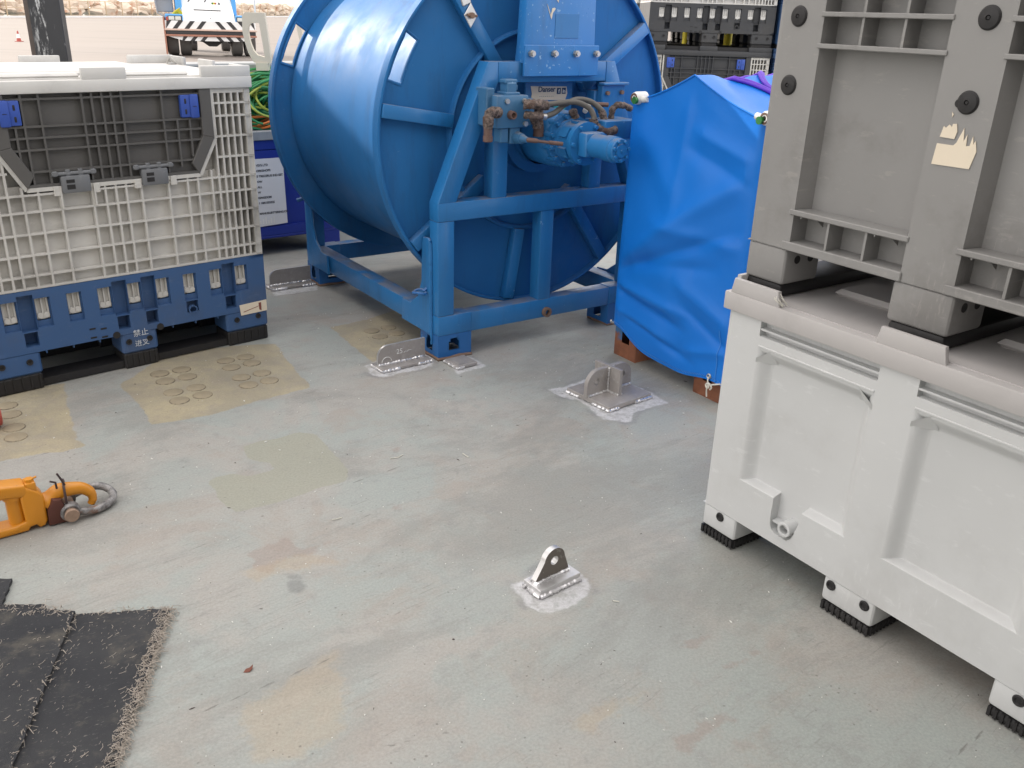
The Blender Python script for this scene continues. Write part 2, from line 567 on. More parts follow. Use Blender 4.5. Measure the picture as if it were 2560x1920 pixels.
def make_deck_mat():
    t = NT('worn pale green deck paint')
    st = t.map((3.5, 26, 1), R(-38))
    st2 = t.map((9, 110, 1), R(-42))
    n1 = t.noise(1.3, 6, .62, dist=.5)
    n2 = t.noise(4.5, 7, .68, dist=.4)
    n3 = t.noise(17, 7, .72, dist=.3)
    streak = t.noise(1, 7, .70, st)
    streak2 = t.noise(1, 6, .72, st2)
    fine = t.noise(150, 5, .7)
    mid = t.math('ADD', n1, t.math('MULTIPLY', t.math('SUBTRACT', n2, .5), .55))
    b = t.mix(t.step(mid, .40, .60), (.312, .326, .306), (.342, .328, .302))
    tl = t.math('ADD', t.noise(2.2, 7, .66, dist=.8), t.math('MULTIPLY', t.attr('teal'), .25))
    tl = t.math('ADD', tl, t.math('MULTIPLY', t.math('SUBTRACT', n3, .5), .18))
    b = t.mix(t.math('MULTIPLY', t.step(tl, .50, .62), .7), b, (.305, .332, .313))
    b = t.mix(t.math('MULTIPLY', t.step(t.math('ADD', t.noise(2.9, 7, .66, dist=.6), t.math('MULTIPLY', t.math('SUBTRACT', n3, .5), .2)), .50, .64), .60), b, (.318, .282, .248))
    b = t.mix(t.math('MULTIPLY', t.step(t.noise(1.9, 7, .7, st), .52, .66), .30), b, (.265, .258, .245))
    b = t.mix(t.math('MULTIPLY', t.step(t.math('MULTIPLY', n3, t.noise(2.3, 5)), .28, .40), .40), b, (.235, .232, .220))
    b = t.mix(t.math('MULTIPLY', t.step(t.noise(.85, 8, .72, t.map((1, 2.2, 1), R(-38)), dist=.6), .46, .60), .62), b, (.238, .238, .220))
    b = t.mix(t.math('MULTIPLY', t.step(n3, .26, .40, 1, 0), .20), b, (.43, .43, .41))
    b = t.mix(t.math('MULTIPLY', t.math('MULTIPLY', t.step(streak2, .56, .64), t.step(t.noise(3.7, 5), .46, .62)), .55), b, (.19, .185, .17))
    b = t.mix(t.math('MULTIPLY', t.step(streak2, .28, .40, 1, 0), .12), b, (.45, .445, .42))
    nz = t.math('SUBTRACT', t.noise(14, 7, .7), .5)
    def mask(a, amp, wd=.05):
        return t.step(t.math('ADD', t.attr(a), t.math('MULTIPLY', nz, amp)), .5 - wd, .5 + wd)
    tan = t.mix(t.step(n2, .3, .7), (.285, .245, .175), (.41, .345, .215))
    tan = t.mix(t.math('MULTIPLY', t.step(n3, .45, .65), .6), tan, (.30, .25, .19))
    b = t.mix(t.math('MULTIPLY', mask('tan', .5), .80), b, tan)
    b = t.mix(t.math('MULTIPLY', mask('olive', .45, .04), .85), b, (.300, .298, .242))
    b = t.mix(t.math('MULTIPLY', mask('rust', 1.5, .12), .40), b, (.27, .20, .17))
    b = t.mix(t.math('MULTIPLY', mask('ochre', 1.7, .22), .34), b, (.40, .31, .20))
    b = t.mix(t.math('MULTIPLY', mask('stain', .6, .15), .55), b, (.16, .16, .155))
    gn = t.step(t.noise(30, 7, .75), .38, .58)
    ga = t.math('ADD', t.attr('grind'), t.math('MULTIPLY', nz, .9))
    burn = t.math('MULTIPLY', t.step(ga, .02, .30), t.step(t.noise(7, 6, .7), .44, .62))
    b = t.mix(t.math('MULTIPLY', burn, .45), b, (.185, .180, .190))
    b = t.mix(t.math('MULTIPLY', mask('grind', 1.0, .10), t.math('ADD', t.math('MULTIPLY', gn, .65), .30)), b, (.53, .525, .535))
    # mottling, pits and pale flecks
    b = t.mix(1.0, b, t.mix(t.step(fine, .25, .75), (.88, .88, .88), (1.11, 1.11, 1.11)), 'MULTIPLY')
    pit = t.math('MULTIPLY', t.step(t.math('ADD', t.voro(34), t.math('MULTIPLY', t.noise(120, 4), .12)), .12, .17, 1, 0), t.step(t.noise(5, 4), .46, .58))
    b = t.mix(t.math('MULTIPLY', pit, .5), b, (.12, .11, .10))
    chp = t.math('MULTIPLY', t.step(t.noise(46, 6, .75), .64, .67), t.step(t.noise(2.1, 5), .48, .62))
    b = t.mix(t.math('MULTIPLY', chp, .5), b, (.22, .175, .15))
    chw = t.math('MULTIPLY', t.step(t.noise(62, 6, .75, t.map((1, 1.01, 1), .7)), .65, .68), t.step(t.noise(1.7, 5), .46, .62))
    b = t.mix(t.math('MULTIPLY', chw, .45), b, (.50, .50, .48))
    sc = t.noise(1, 6, .7, t.map((14, 160, 1), R(-32)))
    scr = t.math('MULTIPLY', t.step(sc, .63, .67), t.step(n2, .46, .60))
    b = t.mix(t.math('MULTIPLY', scr, .5), b, (.15, .145, .135))
    sc2 = t.noise(1, 5, .7, t.map((10, 120, 1), R(-48)))
    scw = t.math('MULTIPLY', t.step(sc2, .69, .72), t.step(n1, .45, .6))
    b = t.mix(t.math('MULTIPLY', scw, .5), b, (.50, .50, .48))
    seam = t.math('MULTIPLY', t.step(t.attr('seam'), .0015, .004, 1, 0), t.step(t.noise(26, 4), .42, .52))
    b = t.mix(t.math('MULTIPLY', seam, .55), b, (.14, .13, .12))
    h = t.math('ADD', t.math('MULTIPLY', t.noise(85, 7, .75), t.math('MULTIPLY', t.noise(2.7, 4), .9)), t.math('ADD', t.math('MULTIPLY', streak2, .22), t.math('MULTIPLY', n3, .7)))
    h = t.math('SUBTRACT', h, t.math('MULTIPLY', pit, .5))
    h = t.math('SUBTRACT', h, t.math('MULTIPLY', seam, .8))
    h = t.math('ADD', h, t.math('MULTIPLY', mask('grind', 1.0, .1), t.math('MULTIPLY', gn, .12)))
    t.bump(h, .45, .004)
    return t.out(b, t.step(n2, .3, .7, .48, .66), 0, .4)
M['deck'] = make_deck_mat()
def make_disc_mat():
    t = NT('tan painted weld plug')
    n = t.noise(40, 5)
    b = t.mix(n, (.23, .195, .14), (.36, .30, .20))
    ln = t.n.new('ShaderNodeVectorMath')
    ln.operation = 'LENGTH'
    t.l.new(t.tc, ln.inputs[0])
    rg = t.math('MULTIPLY', t.step(ln.outputs['Value'], .0315, .0335), t.step(t.noise(60, 4), .38, .55))
    b = t.mix(t.math('MULTIPLY', rg, .8), b, (.11, .09, .062))
    t.bump(t.noise(70, 5), .5, .002)
    return t.out(b, .6)
M['disc'] = make_disc_mat()
def make_quay_mat():
    t = NT('pale pinkish concrete')
    n = t.noise(.12, 7, .6)
    b = t.mix(n, (.165, .136, .118), (.22, .188, .168))
    st = t.noise(1, 6, .65, t.map((.05, .9, 1), R(4)))
    b = t.mix(t.math('MULTIPLY', t.step(st, .52, .66), .5), b, (.135, .116, .103))
    t.bump(t.noise(6, 5), .2, .01)
    return t.out(b, .75)
M['quay'] = make_quay_mat()
def make_sea_mat():
    t = NT('bright sea water')
    t.bump(t.noise(.35, 5), .5, .4)
    return t.out((.10, .16, .18), .18)
M['sea'] = make_sea_mat()

# ------------------------------------------------------------------ setting: deck, quay, sea
TAN = [[(-1.492, 3.077), (-1.447, 3.338), (-1.294, 3.494), (-1.028, 3.578), (-0.867, 3.27), (-0.766, 3.112), (-0.924, 2.983), (-1.074, 2.828), (-1.24, 2.748), (-1.343, 2.9)], [(-1.974, 2.979), (-1.83, 3.011), (-1.702, 3.074), (-1.611, 2.909), (-1.518, 2.75), (-1.441, 2.62), (-1.39, 2.572), (-1.434, 2.534), (-1.538, 2.488), (-1.664, 2.407)], [(-0.836, 3.803), (-0.779, 3.713), (-0.657, 3.511), (-0.578, 3.392), (-0.407, 3.426), (-0.341, 3.698), (-0.434, 3.912), (-0.565, 4.112), (-0.694, 3.933)]]
OLIVE = [[(-0.886, 2.6), (-0.847, 2.64), (-0.784, 2.673), (-0.726, 2.722), (-0.672, 2.711), (-0.638, 2.674), (-0.606, 2.62), (-0.51, 2.467), (-0.501, 2.394), (-0.57, 2.35), (-0.652, 2.276), (-0.705, 2.236), (-0.782, 2.196), (-0.826, 2.222), (-0.916, 2.359), (-0.905, 2.395), (-0.86, 2.415), (-0.80, 2.405), (-0.735, 2.455), (-0.765, 2.495), (-0.80, 2.500), (-0.84, 2.52)]]
RUST = [[(-0.69, 1.994), (-0.602, 2.061), (-0.556, 2.014), (-0.486, 2.055), (-0.521, 1.992), (-0.578, 1.976), (-0.605, 1.9), (-0.653, 1.92)], [(0.349, 1.381), (0.467, 1.455), (0.487, 1.434), (0.391, 1.367), (0.371, 1.341), (0.353, 1.345)], [(0.39, 1.666), (0.483, 1.705), (0.446, 1.655)], [(0.498, 1.602), (0.589, 1.655), (0.553, 1.614)], [(-0.407, 2.616), (-0.371, 2.628), (-0.372, 2.609)], [(-0.348, 2.259), (-0.305, 2.269), (-0.307, 2.226)]]
OCHRE = [[(0.162, 1.436), (0.202, 1.445), (0.234, 1.474), (0.246, 1.44), (0.205, 1.425), (0.188, 1.398), (0.165, 1.403)], [(0.27, 1.482), (0.308, 1.505), (0.285, 1.479)], [(-0.467, 1.513), (-0.383, 1.601), (-0.334, 1.483), (-0.324, 1.376), (-0.384, 1.288), (-0.478, 1.296), (-0.537, 1.418)], [(-0.677, 1.891), (-0.609, 1.969), (-0.513, 1.986), (-0.439, 1.955), (-0.564, 1.919), (-0.623, 1.872)]]
GRIND = [[(0.015, 1.878), (0.046, 1.914), (0.069, 1.931), (0.094, 1.971), (0.143, 2.011), (0.171, 1.973), (0.201, 1.938), (0.219, 1.895), (0.207, 1.848), (0.181, 1.812), (0.144, 1.795), (0.113, 1.768), (0.092, 1.773), (0.064, 1.797), (0.039, 1.836)], [(0.144, 3.169), (0.215, 3.206), (0.295, 3.285), (0.477, 3.248), (0.542, 3.171), (0.597, 3.072), (0.459, 2.986), (0.433, 2.896), (0.334, 2.899), (0.316, 2.958), (0.252, 3.068), (0.182, 3.11)], [(-0.609, 3.347), (-0.555, 3.431), (-0.349, 3.527), (-0.323, 3.378), (-0.514, 3.232), (-0.565, 3.268)], [(-0.28, 3.45), (-0.205, 3.531), (-0.107, 3.393), (-0.22, 3.286)], [(-1.293, 4.435), (-1.068, 4.557), (-1.021, 4.375), (-1.206, 4.255)]]
STAIN = [[(-0.552, 1.859), (-0.523, 1.872), (-0.498, 1.846), (-0.514, 1.819), (-0.541, 1.828)], [(-0.576, 1.902), (-0.539, 1.898), (-0.524, 1.877), (-0.554, 1.881)], [(0.415, 1.456), (0.431, 1.453), (0.421, 1.445)], [(-0.175, 2.49), (-0.162, 2.483), (-0.164, 2.454)]]
TEAL = [[(-0.097, 1.552), (0.032, 1.637), (0.197, 1.67), (0.112, 1.585), (-0.043, 1.496)], [(-0.49, 2.379), (-0.432, 2.431), (-0.383, 2.37), (-0.401, 2.308), (-0.447, 2.29)]]
SEAMS = [(-0.621, 1.408, -0.367, 1.601), (-0.24, 1.329, -0.1, 1.379), (0.896, 1.344, 1.017, 1.436), (-0.34, 1.694, -0.228, 1.78), (-0.443, 2.142, -0.387, 2.221), (-1.436, 2.543, -1.29, 2.315), (-1.331, 2.434, -1.024, 2.599), (-1.594, 2.432, -1.441, 2.547), (0.134, 3.041, 0.282, 2.799), (0.233, 3.483, 0.425, 3.653), (-0.496, 2.371, -0.229, 2.601)]
DISCS = [(-1.384, 3.196), (-1.316, 3.245), (-1.335, 3.124), (-1.268, 3.175), (-1.267, 3.022), (-1.199, 3.073), (-1.218, 2.95), (-1.152, 3.006), (-1.175, 3.357), (-1.108, 3.404), (-1.13, 3.286), (-1.063, 3.339), (-1.06, 3.185), (-0.994, 3.237), (-1.012, 3.114), (-0.945, 3.164), (-0.644, 3.777), (-0.575, 3.829), (-0.596, 3.705), (-0.527, 3.755), (-0.523, 3.611), (-1.801, 2.855), (-1.75, 2.785), (-1.685, 2.685), (-1.641, 2.614)]

def seg_dist(X, Y, a, b):
    ax, ay = a
    bx, by = b
    dx, dy = bx - ax, by - ay
    t = np.clip(((X - ax) * dx + (Y - ay) * dy) / (dx * dx + dy * dy), 0, 1)
    return np.hypot(X - ax - t * dx, Y - ay - t * dy)
def poly_sd(X, Y, P):
    d = np.full(X.shape, 9.0)
    ins = np.zeros(X.shape, bool)
    for i in range(len(P)):
        a, b = P[i], P[(i + 1) % len(P)]
        d = np.minimum(d, seg_dist(X, Y, a, b))
        c = (a[1] > Y) != (b[1] > Y)
        with np.errstate(divide='ignore', invalid='ignore'):
            xi = a[0] + (Y - a[1]) / (b[1] - a[1]) * (b[0] - a[0])
        ins ^= c & (X < xi)
    return np.where(ins, -d, d)

def build_deck():
    gx = np.concatenate([np.linspace(-9, -2.4, 14), np.arange(-2.25, 1.6, .0125), np.linspace(1.8, 7, 11)])
    gy = np.concatenate([np.linspace(-5, .9, 13), np.arange(1.0, 4.9, .0125), np.linspace(5.1, 10.6, 12)])
    X, Y = np.meshgrid(gx, gy)
    X, Y = X.ravel(), Y.ravel()
    nx, ny = len(gx), len(gy)
    co = np.stack([X, Y, np.zeros_like(X)], 1).astype(np.float32)
    i = np.arange(nx - 1)
    j = np.arange(ny - 1)
    a = (j[:, None] * nx + i[None, :]).ravel()
    F = np.stack([a, a + 1, a + 1 + nx, a + nx], 1).astype(np.int32)
    me = bpy.data.meshes.new('deck')
    me.vertices.add(len(co))
    me.vertices.foreach_set('co', co.ravel())
    me.loops.add(F.size)
    me.loops.foreach_set('vertex_index', F.ravel())
    me.polygons.add(len(F))
    me.polygons.foreach_set('loop_start', np.arange(0, F.size, 4, dtype=np.int32))
    me.update(calc_edges=True)
    for name, polys, k in (('tan', TAN, .10), ('olive', OLIVE, .08), ('rust', RUST, .06), ('ochre', OCHRE, .08), ('grind', GRIND, .06), ('stain', STAIN, .05), ('teal', TEAL, .15)):
        v = np.zeros(X.shape)
        for P in polys:
            v = np.maximum(v, np.clip(.5 - poly_sd(X, Y, P) / k, 0, 1))
        at = me.attributes.new(name, 'FLOAT', 'POINT')
        at.data.foreach_set('value', v.astype(np.float32))
    v = np.full(X.shape, 1.0)
    for s_ in SEAMS:
        v = np.minimum(v, seg_dist(X, Y, s_[:2], s_[2:]))
    at = me.attributes.new('seam', 'FLOAT', 'POINT')
    at.data.foreach_set('value', v.astype(np.float32))
    me.materials.append(M['deck'])
    o = bpy.data.objects.new('deck', me)
    COL.objects.link(o)
    return tag(o, 'pale grey green painted steel deck with worn tan patches', 'deck', kind='structure')
deck = build_deck()
m = MB()
m.lathe([(0, .036), (.0020, .0355), (.0028, .0335), (.0030, 0)], (0, 0, 0), (0, 0, 1), 28)
disc = m.build('weld_plug', M['disc'], deck, 40)
disc.location = (*DISCS[0], 0)
for p in DISCS[1:]:
    copy_part(disc, deck, (*p, rnd.uniform(-.0008, 0)), (0, 0, rnd.uniform(0, 6)))

m = MB()
m._poly([(-42.4, 10.7, -.02), (260, 10.7, -.02), (260, 420, -.02), (2.2, 420, -.02)])
tag(m.build('quay', M['quay'], None, 0), 'pale concrete quay beyond the deck', 'quay', kind='structure')
m = MB()
m._poly([(-3000, -3000, -1.6), (3000, -3000, -1.6), (3000, 3500, -1.6), (-3000, 3500, -1.6)])
tag(m.build('sea', M['sea'], None, 0), 'bright water', 'water', kind='structure')

# ------------------------------------------------------------------ sea wall, fence and harbour vehicle (far)
def wallpt(t, off=0.0):
    a, b = Vector((-41.6, 20.0)), Vector((-25.0, 171.0))
    d = (b - a).normalized()
    return a + d * t + Vector((d.y, -d.x)) * off
def boulder(seed):
    r = random.Random(seed)
    bm = bmesh.new()
    bmesh.ops.create_icosphere(bm, subdivisions=2, radius=.55)
    ph = [r.uniform(0, 6) for _ in range(6)]
    sc = (r.uniform(.9, 1.4), r.uniform(.8, 1.2), r.uniform(.65, .95))
    for v in bm.verts:
        n = v.co.normalized()
        k = 1 + .16 * math.sin(3.1 * n.x + ph[0]) + .13 * math.sin(4.2 * n.y + ph[1]) + .12 * math.sin(5 * n.z + ph[2]) + r.uniform(-.07, .07)
        v.co = Vector((v.co.x * k * sc[0], v.co.y * k * sc[1], v.co.z * k * sc[2]))
    mb = MB()
    mb.bm.free()
    mb.bm = bm
    return mb
protos = []
k = 0
for row in range(2):
    for i in range(64):
        t = 40 + i * 1.35 + row * .6 + rnd.uniform(-.3, .3)
        p = wallpt(t, -.6 - row * .55 + rnd.uniform(-.12, .12))
        z = .32 + row * .62 + rnd.uniform(-.12, .16)
        if len(protos) < 6:
            o = boulder(20 + len(protos)).build('boulder', M['rock'], None, 25)
            protos.append(o)
            tag(o, 'pale boulder in the rock wall behind the quay fence', 'boulder', 'boulders of the rock sea wall')
        else:
            o = copy_part(protos[rnd.randrange(6)], None)
        s_ = rnd.uniform(.85, 1.25)
        o.location = (p.x, p.y, z)
        o.scale = (s_, s_, s_)
        o.rotation_euler = (rnd.uniform(-.4, .4), rnd.uniform(-.4, .4), rnd.uniform(0, 6))

fen = thing('quay_fence', 'thin beige post and rail fence in front of the rocks', 'fence', (*wallpt(36), 0), 0)
fp0 = wallpt(36)
m = MB()
for zz in (.12, .62, 1.16):
    a, b = wallpt(38, .5) - fp0, wallpt(140, .5) - fp0
    m.cyl((a.x, a.y, zz), (b.x, b.y, zz), .022, n=6)
m.build('rail', M['fence'], fen)
post = None
for i in range(38):
    a = wallpt(39 + i * 2.55, .5) - fp0
    if post is None:
        post = MB().cyl((0, 0, -.02), (0, 0, 1.2), .045, n=8).build('post', M['fence'], fen)
        post.location = (a.x, a.y, 0)
    else:
        copy_part(post, fen, (a.x, a.y, 0))
m = MB()
a, b = wallpt(36, 1.0) , wallpt(150, 1.0)
d = (b - a).normalized()
c = a + Vector((d.y, -d.x)) * .3
e = b + Vector((d.y, -d.x)) * .3
m.prism([(a.x, a.y), (c.x, c.y), (e.x, e.y), (b.x, b.y)], 'z', -.1, .10)
tag(m.build('kerb', M['truckwhite'], None, 0), 'pale kerb along the foot of the quay fence', 'kerb', kind='structure')
m = MB().cyl((-27.6, 98, 0), (-27.6, 98, 5), .10, n=10).cyl((-27.6, 98, 0), (-27.6, 98, .35), .16, n=10)
tag(m.build('lamp_post', M['pole'], None), 'tall pale pole standing by the fence right of the truck', 'pole')

# traffic cone
cone = thing('traffic_cone', 'small orange and white traffic cone out on the quay', 'cone', (-16.55, 30.9, -.02))
cone.scale = (.5, .5, .5)
MB().box(-.2, .2, -.2, .2, 0, .035, .01).lathe([(.03, .15), (.22, .115)], (0, 0, 0), (0, 0, 1), 16).build('base', M['red'], cone)
MB().lathe([(.22, .116), (.48, .070)], (0, 0, 0), (0, 0, 1), 16).build('white_sleeve', M['truckwhite'], cone)
MB().lathe([(.48, .070), (.66, .035), (.67, 0)], (0, 0, 0), (0, 0, 1), 16).build('tip', M['red'], cone)

# harbour tractor seen from the front, cut by the top of the picture
tr = thing('harbour_tractor', 'blue and white harbour vehicle with striped bumper parked on the quay', 'vehicle', (-8.50, 25.8, -.02), 20)
def tyre(x, y, r_, w_):
    m = MB()
    m.lathe([(0, r_ * .55), (0, r_ * .86), (.008, r_ * .95), (.025, r_ * .99), (.05, r_), (w_ - .05, r_), (w_ - .025, r_ * .99), (w_ - .008, r_ * .95), (w_, r_ * .86), (w_, r_ * .55)], (x, y, r_), (1, 0, 0), 36)
    o = m.build('wheel', M['tyre'], tr)
    MB().cyl((x + .04, y, r_), (x + w_ - .04, y, r_), r_ * .54, n=20).build('rim', M['truckblack'], o)
for x in (-1.17, -.84): tyre(x, .75, .52, .30)
for x in (.52, .87): tyre(x, .75, .52, .30)
tyre(.36, 3.6, .52, .28); tyre(-.62, 3.6, .52, .28)
m = MB()
m.prism([(.95, 0.86), (.86, 3.2), (2.3, 3.2), (2.3, .86)], 'x', -.02, .02)
m = MB()
# white sloping nose
v = [(-.70, 0, .86), (.66, 0, .86), (.55, .75, 1.75), (-.72, .75, 1.75), (-.70, 2.5, .86), (.66, 2.5, .86), (.55, 2.5, 1.75), (-.72, 2.5, 1.75)]
bv = [m.bm.verts.new(p) for p in v]
for q in ((0, 1, 2, 3), (3, 2, 6, 7), (1, 5, 6, 2), (4, 0, 3, 7), (5, 4, 7, 6), (4, 5, 1, 0)):
    m.bm.faces.new([bv[i] for i in q])
nose = m.build('nose', M['truckwhite'], tr)
def on_nose(x, f, d=-.012):
    return (x, .75 * f + d, .86 + .89 * f)
m = MB()
a, b = on_nose(-.40, .36), on_nose(.30, .35)
m.cyl(a, b, .012, n=6)
m.cyl(on_nose(.01, .12), on_nose(.01, .12, .02), .014, n=8)
for x in (-.6, .55): m.cyl(on_nose(x, .30), on_nose(x, .30, .02), .010, n=8)
for x in (-.52, -.10): m.tube([on_nose(x, .58), on_nose(x + .015, .62, -.03), on_nose(x + .05, .64, -.02)], .012, 6)
m.build('handle_slot', M['truckblack'], nose)
for (x, mm) in ((.14, 'sign_yellow'), (.18, 'red'), (.10, 'green')):
    MB().box(x - .02, x + .025, .75 * .55 - .02, .75 * .55 - .012, .86 + .89 * .52, .86 + .89 * .58).build('decal', M[mm], nose)
MB().prism([(.24, 1.33), (.31, 1.33), (.275, 1.39)], 'y', .38, .395).build('decal', M['truckblack'], nose)
# blue cab body behind, fenders
m = MB().box(-.88, .70, .9, 3.0, 1.08, 2.6, .04)
m.box(-.86, -.69, .3, .9, 1.05, 1.8, .02).box(.60, .72, .35, .9, 1.05, 1.8, .02)
m.build('cab', M['truckblue'], tr)
m = MB().box(-1.15, -.70, -.02, .9, .90, 1.06, .015).box(.66, 1.17, -.02, .9, .90, 1.06, .015)
fend = m.build('fender', M['truckblue'], tr)
for x0, x1 in ((-1.08, -.72), (.68, .92)):
    hl = MB().box(x0, x1, -.05, -.01, .90, 1.02, .006).build('headlight', M['truckblack'], tr)
    n_ = 2 if x1 - x0 > .3 else 1
    wd = (x1 - x0 - .03) / n_
    for q in range(n_):
        MB().box(x0 + .02 + q * wd, x0 + .01 + (q + 1) * wd - .01, -.06, -.045, .915, 1.005, .008).build('lens', M['lampglass'], hl)
for x in (-1.13, 1.02):
    MB().box(x, x + .09, -.05, -.01, .90, .99, .006).build('marker_light', M['red'], tr)
m = MB().box(-1.36, -.92, .55, 1.1, 1.10, 1.62, .02).box(-1.42, -.95, .5, 1.15, 1.44, 1.50).tube([(-1.40, .5, 1.7), (-1.33, .5, 1.08), (-1.15, .4, .98)], .025, 6)
m.build('cab_step', M['greypanel'], tr)
m = MB()
for i in range(4): m.tube([(-.95 + i * .04, .2, 1.06), (-.85 + i * .03, .15, 1.15 + .02 * i), (-.76 + i * .02, .2, 1.06)], .022, 6)
m.build('strap_bundle', M['sign_yellow'], tr)
# bumper: striped plates, buffer bar, lips
pl = MB().box(-1.17, 1.17, -.06, 0, .70, .90, .004).build('bumper_plate', M['truckwhite'], tr)
def stripes(z0, z1, x0, x1, y, par, step=.30, w_=.12, lean=.17):
    m = MB()
    for k in range(-5, 6):
        if k == 0:
            continue
        sgn = 1 if k > 0 else -1
        b_ = sgn * (abs(k) - 1) * step + sgn * .10
        xs = [b_ + sgn * lean, b_ + sgn * (lean + w_), b_ + sgn * (w_), b_]
        P = [(min(max(xs[0], x0), x1), z0), (min(max(xs[1], x0), x1), z0), (min(max(xs[2], x0), x1), z1), (min(max(xs[3], x0), x1), z1)]
        if abs(P[0][0] - P[1][0]) < .01 and abs(P[2][0] - P[3][0]) < .01:
            continue
        m.prism(P, 'y', y - .006, y - .001)
    m.build('stripes', M['truckblack'], par)
stripes(.70, .90, -1.15, 1.15, -.06, pl)
MB().box(-1.19, 1.19, -.12, 0, .655, .70, .008).build('bumper_lip', M['truckbeige'], tr)
MB().box(-1.16, 1.16, -.10, 0, .56, .655, .012).build('buffer_bar', M['truckblack'], tr)
MB().box(-1.18, 1.18, -.12, 0, .51, .56, .008).box(-1.21, -1.17, -.1, .6, .05, .98).build('bumper_lip', M['truckrust'], tr)
lw = MB().prism([(-1.12, .51), (1.12, .51), (.80, .40), (-.72, .40)], 'y', -.07, 0).build('lower_plate', M['truckwhite'], tr)
stripes(.40, .51, -.78, .86, -.07, lw, .26, .11, .10)
m = MB().prism([(-.55, .42), (.55, .42), (.28, .36), (.12, .25), (-.08, .25), (-.24, .36)], 'y', .3, .9)
m.box(-.5, -.40, .1, .4, .32, .41).box(.42, .48, .1, .4, .34, .41)
m.build('axle', M['truckblack'], tr)

# ------------------------------------------------------------------ things along the ship's side
dh = thing('sunblocker', 'added unseen deckhouse beyond the left picture edge', 'sunblocker', (-5.0, -6.0, 0))  # added out of view to keep direct sun off the deck
MB().box(-2.4, 0, 9.2, 12.52, 0, 5.3, .02).build('wall', M['sunblocker_side'], dh)
MB().box(-2.5, .12, 9.1, 12.52, 5.3, 5.42, .01).build('roof', M['greysteel'], dh)
MB().box(-2.0, -.01, 12.53, 13.12, 0, 3.52, .02).build('low_sunblocker', M['sunblocker_side'], dh)  # added lower step that sets the shadow edge on the drum
dd = MB().box(.003, .03, 10.0, 10.8, .2, 2.1, .01).build('door', M['creamsteel'], dh)
MB().cyl((.03, 10.1, 1.1), (.08, 10.1, 1.1), .012, n=8).cyl((.08, 10.1, 1.1), (.08, 10.28, 1.1), .012, n=8).build('handle', M['bolt'], dd)
ss = thing('skyblocker', 'added unseen superstructure behind the photographer', 'light blocker', (-3.6, -4.4, 0))  # added behind the camera to cut light on camera-facing sides
MB().box(0, 9.5, -3, 0, 0, 5.4, .02).build('skyblocker_wall', M['skyblocker_dark'], ss)
for k in range(4):
    wf = MB().box(.9 + k * 2.2, 1.9 + k * 2.2, 0.002, .04, 3.6, 4.5, .01).build('window', M['greysteel'], ss)
    MB().box(.98 + k * 2.2, 1.82 + k * 2.2, .03, .045, 3.68, 4.42).build('pane', M['black'], wf)
MB().box(-.3, 9.8, -3, .5, 5.4, 5.52, .01).build('skyblocker_top', M['skyblocker_dark'], ss)
po = MB().box(.030, .205, 0, .02, 0, 1.58, .003).box(.035, .20, .02, .06, 0, 1.57).build('steel_post', M['post'], None)
MB().box(0, .032, .012, .05, 0, 1.57, .003).build('side_flange', M['postside'], po)
po.location = (-2.735, 5.2, 0)
tag(po, 'black steel post with white paint scrapes behind the left crate', 'post')

bul = thing('bulwark', 'grey steel bulwark rail behind the coil of green cable', 'rail', (-2.05 - .95 * .738, 4.95 - .95 * .674, 0), 42.4)
MB().box(0, 3.5, 0, .012, 0, .98).build('plate', M['greysteel'], bul)
MB().box(0, 3.5, -.09, .10, .98, 1.04, .008).box(0, 3.5, -.075, -.06, .93, .98).build('rail', M['greysteel'], bul)
for i in range(4): MB().box(.3 + i * .9, .315 + i * .9, -.06, 0, 0, .98).build('stay', M['greysteel'], bul)
def dframe(label, loc, rz):
    t = thing('handrail_bracket', label, 'bracket', loc, rz, 'cream steel brackets on the bulwark')
    outer = [(-.031, 0), (.063, 0), (.045, .258), (-.059, .258), (-.077, .239), (-.081, .155), (-.072, .103), (-.059, .052)]
    inner = [(-.010, .040), (.030, .030), (.012, .205), (-.034, .203), (-.048, .182), (-.050, .150), (-.044, .106), (-.030, .064)]
    m = MB()
    for y in (0, .035):
        lo = [m.bm.verts.new((a, y, b)) for a, b in outer]
        li = [m.bm.verts.new((a, y, b)) for a, b in inner]
        for i in range(8):
            j = (i + 1) % 8
            m.bm.faces.new([lo[i], lo[j], li[j], li[i]])
        if y == 0: f0, f1 = lo, li
        else:
            for i in range(8):
                j = (i + 1) % 8
                m.bm.faces.new([f0[i], f0[j], lo[j], lo[i]])
                m.bm.faces.new([f1[j], f1[i], li[i], li[j]])
    bmesh.ops.recalc_face_normals(m.bm, faces=m.bm.faces)
    m.build('frame', M['creamsteel'], t)
    MB().box(-.02, .045, -.012, .047, -.04, .0).build('foot', M['creamsteel'], t)
    return t
dframe('cream D shaped steel bracket beside the truck wheels', (-1.46, 5.2, 1.05), 4)
dframe('cream steel bracket glimpsed through the reel flange slot', (-1.40, 6.2, 1.06), 4)

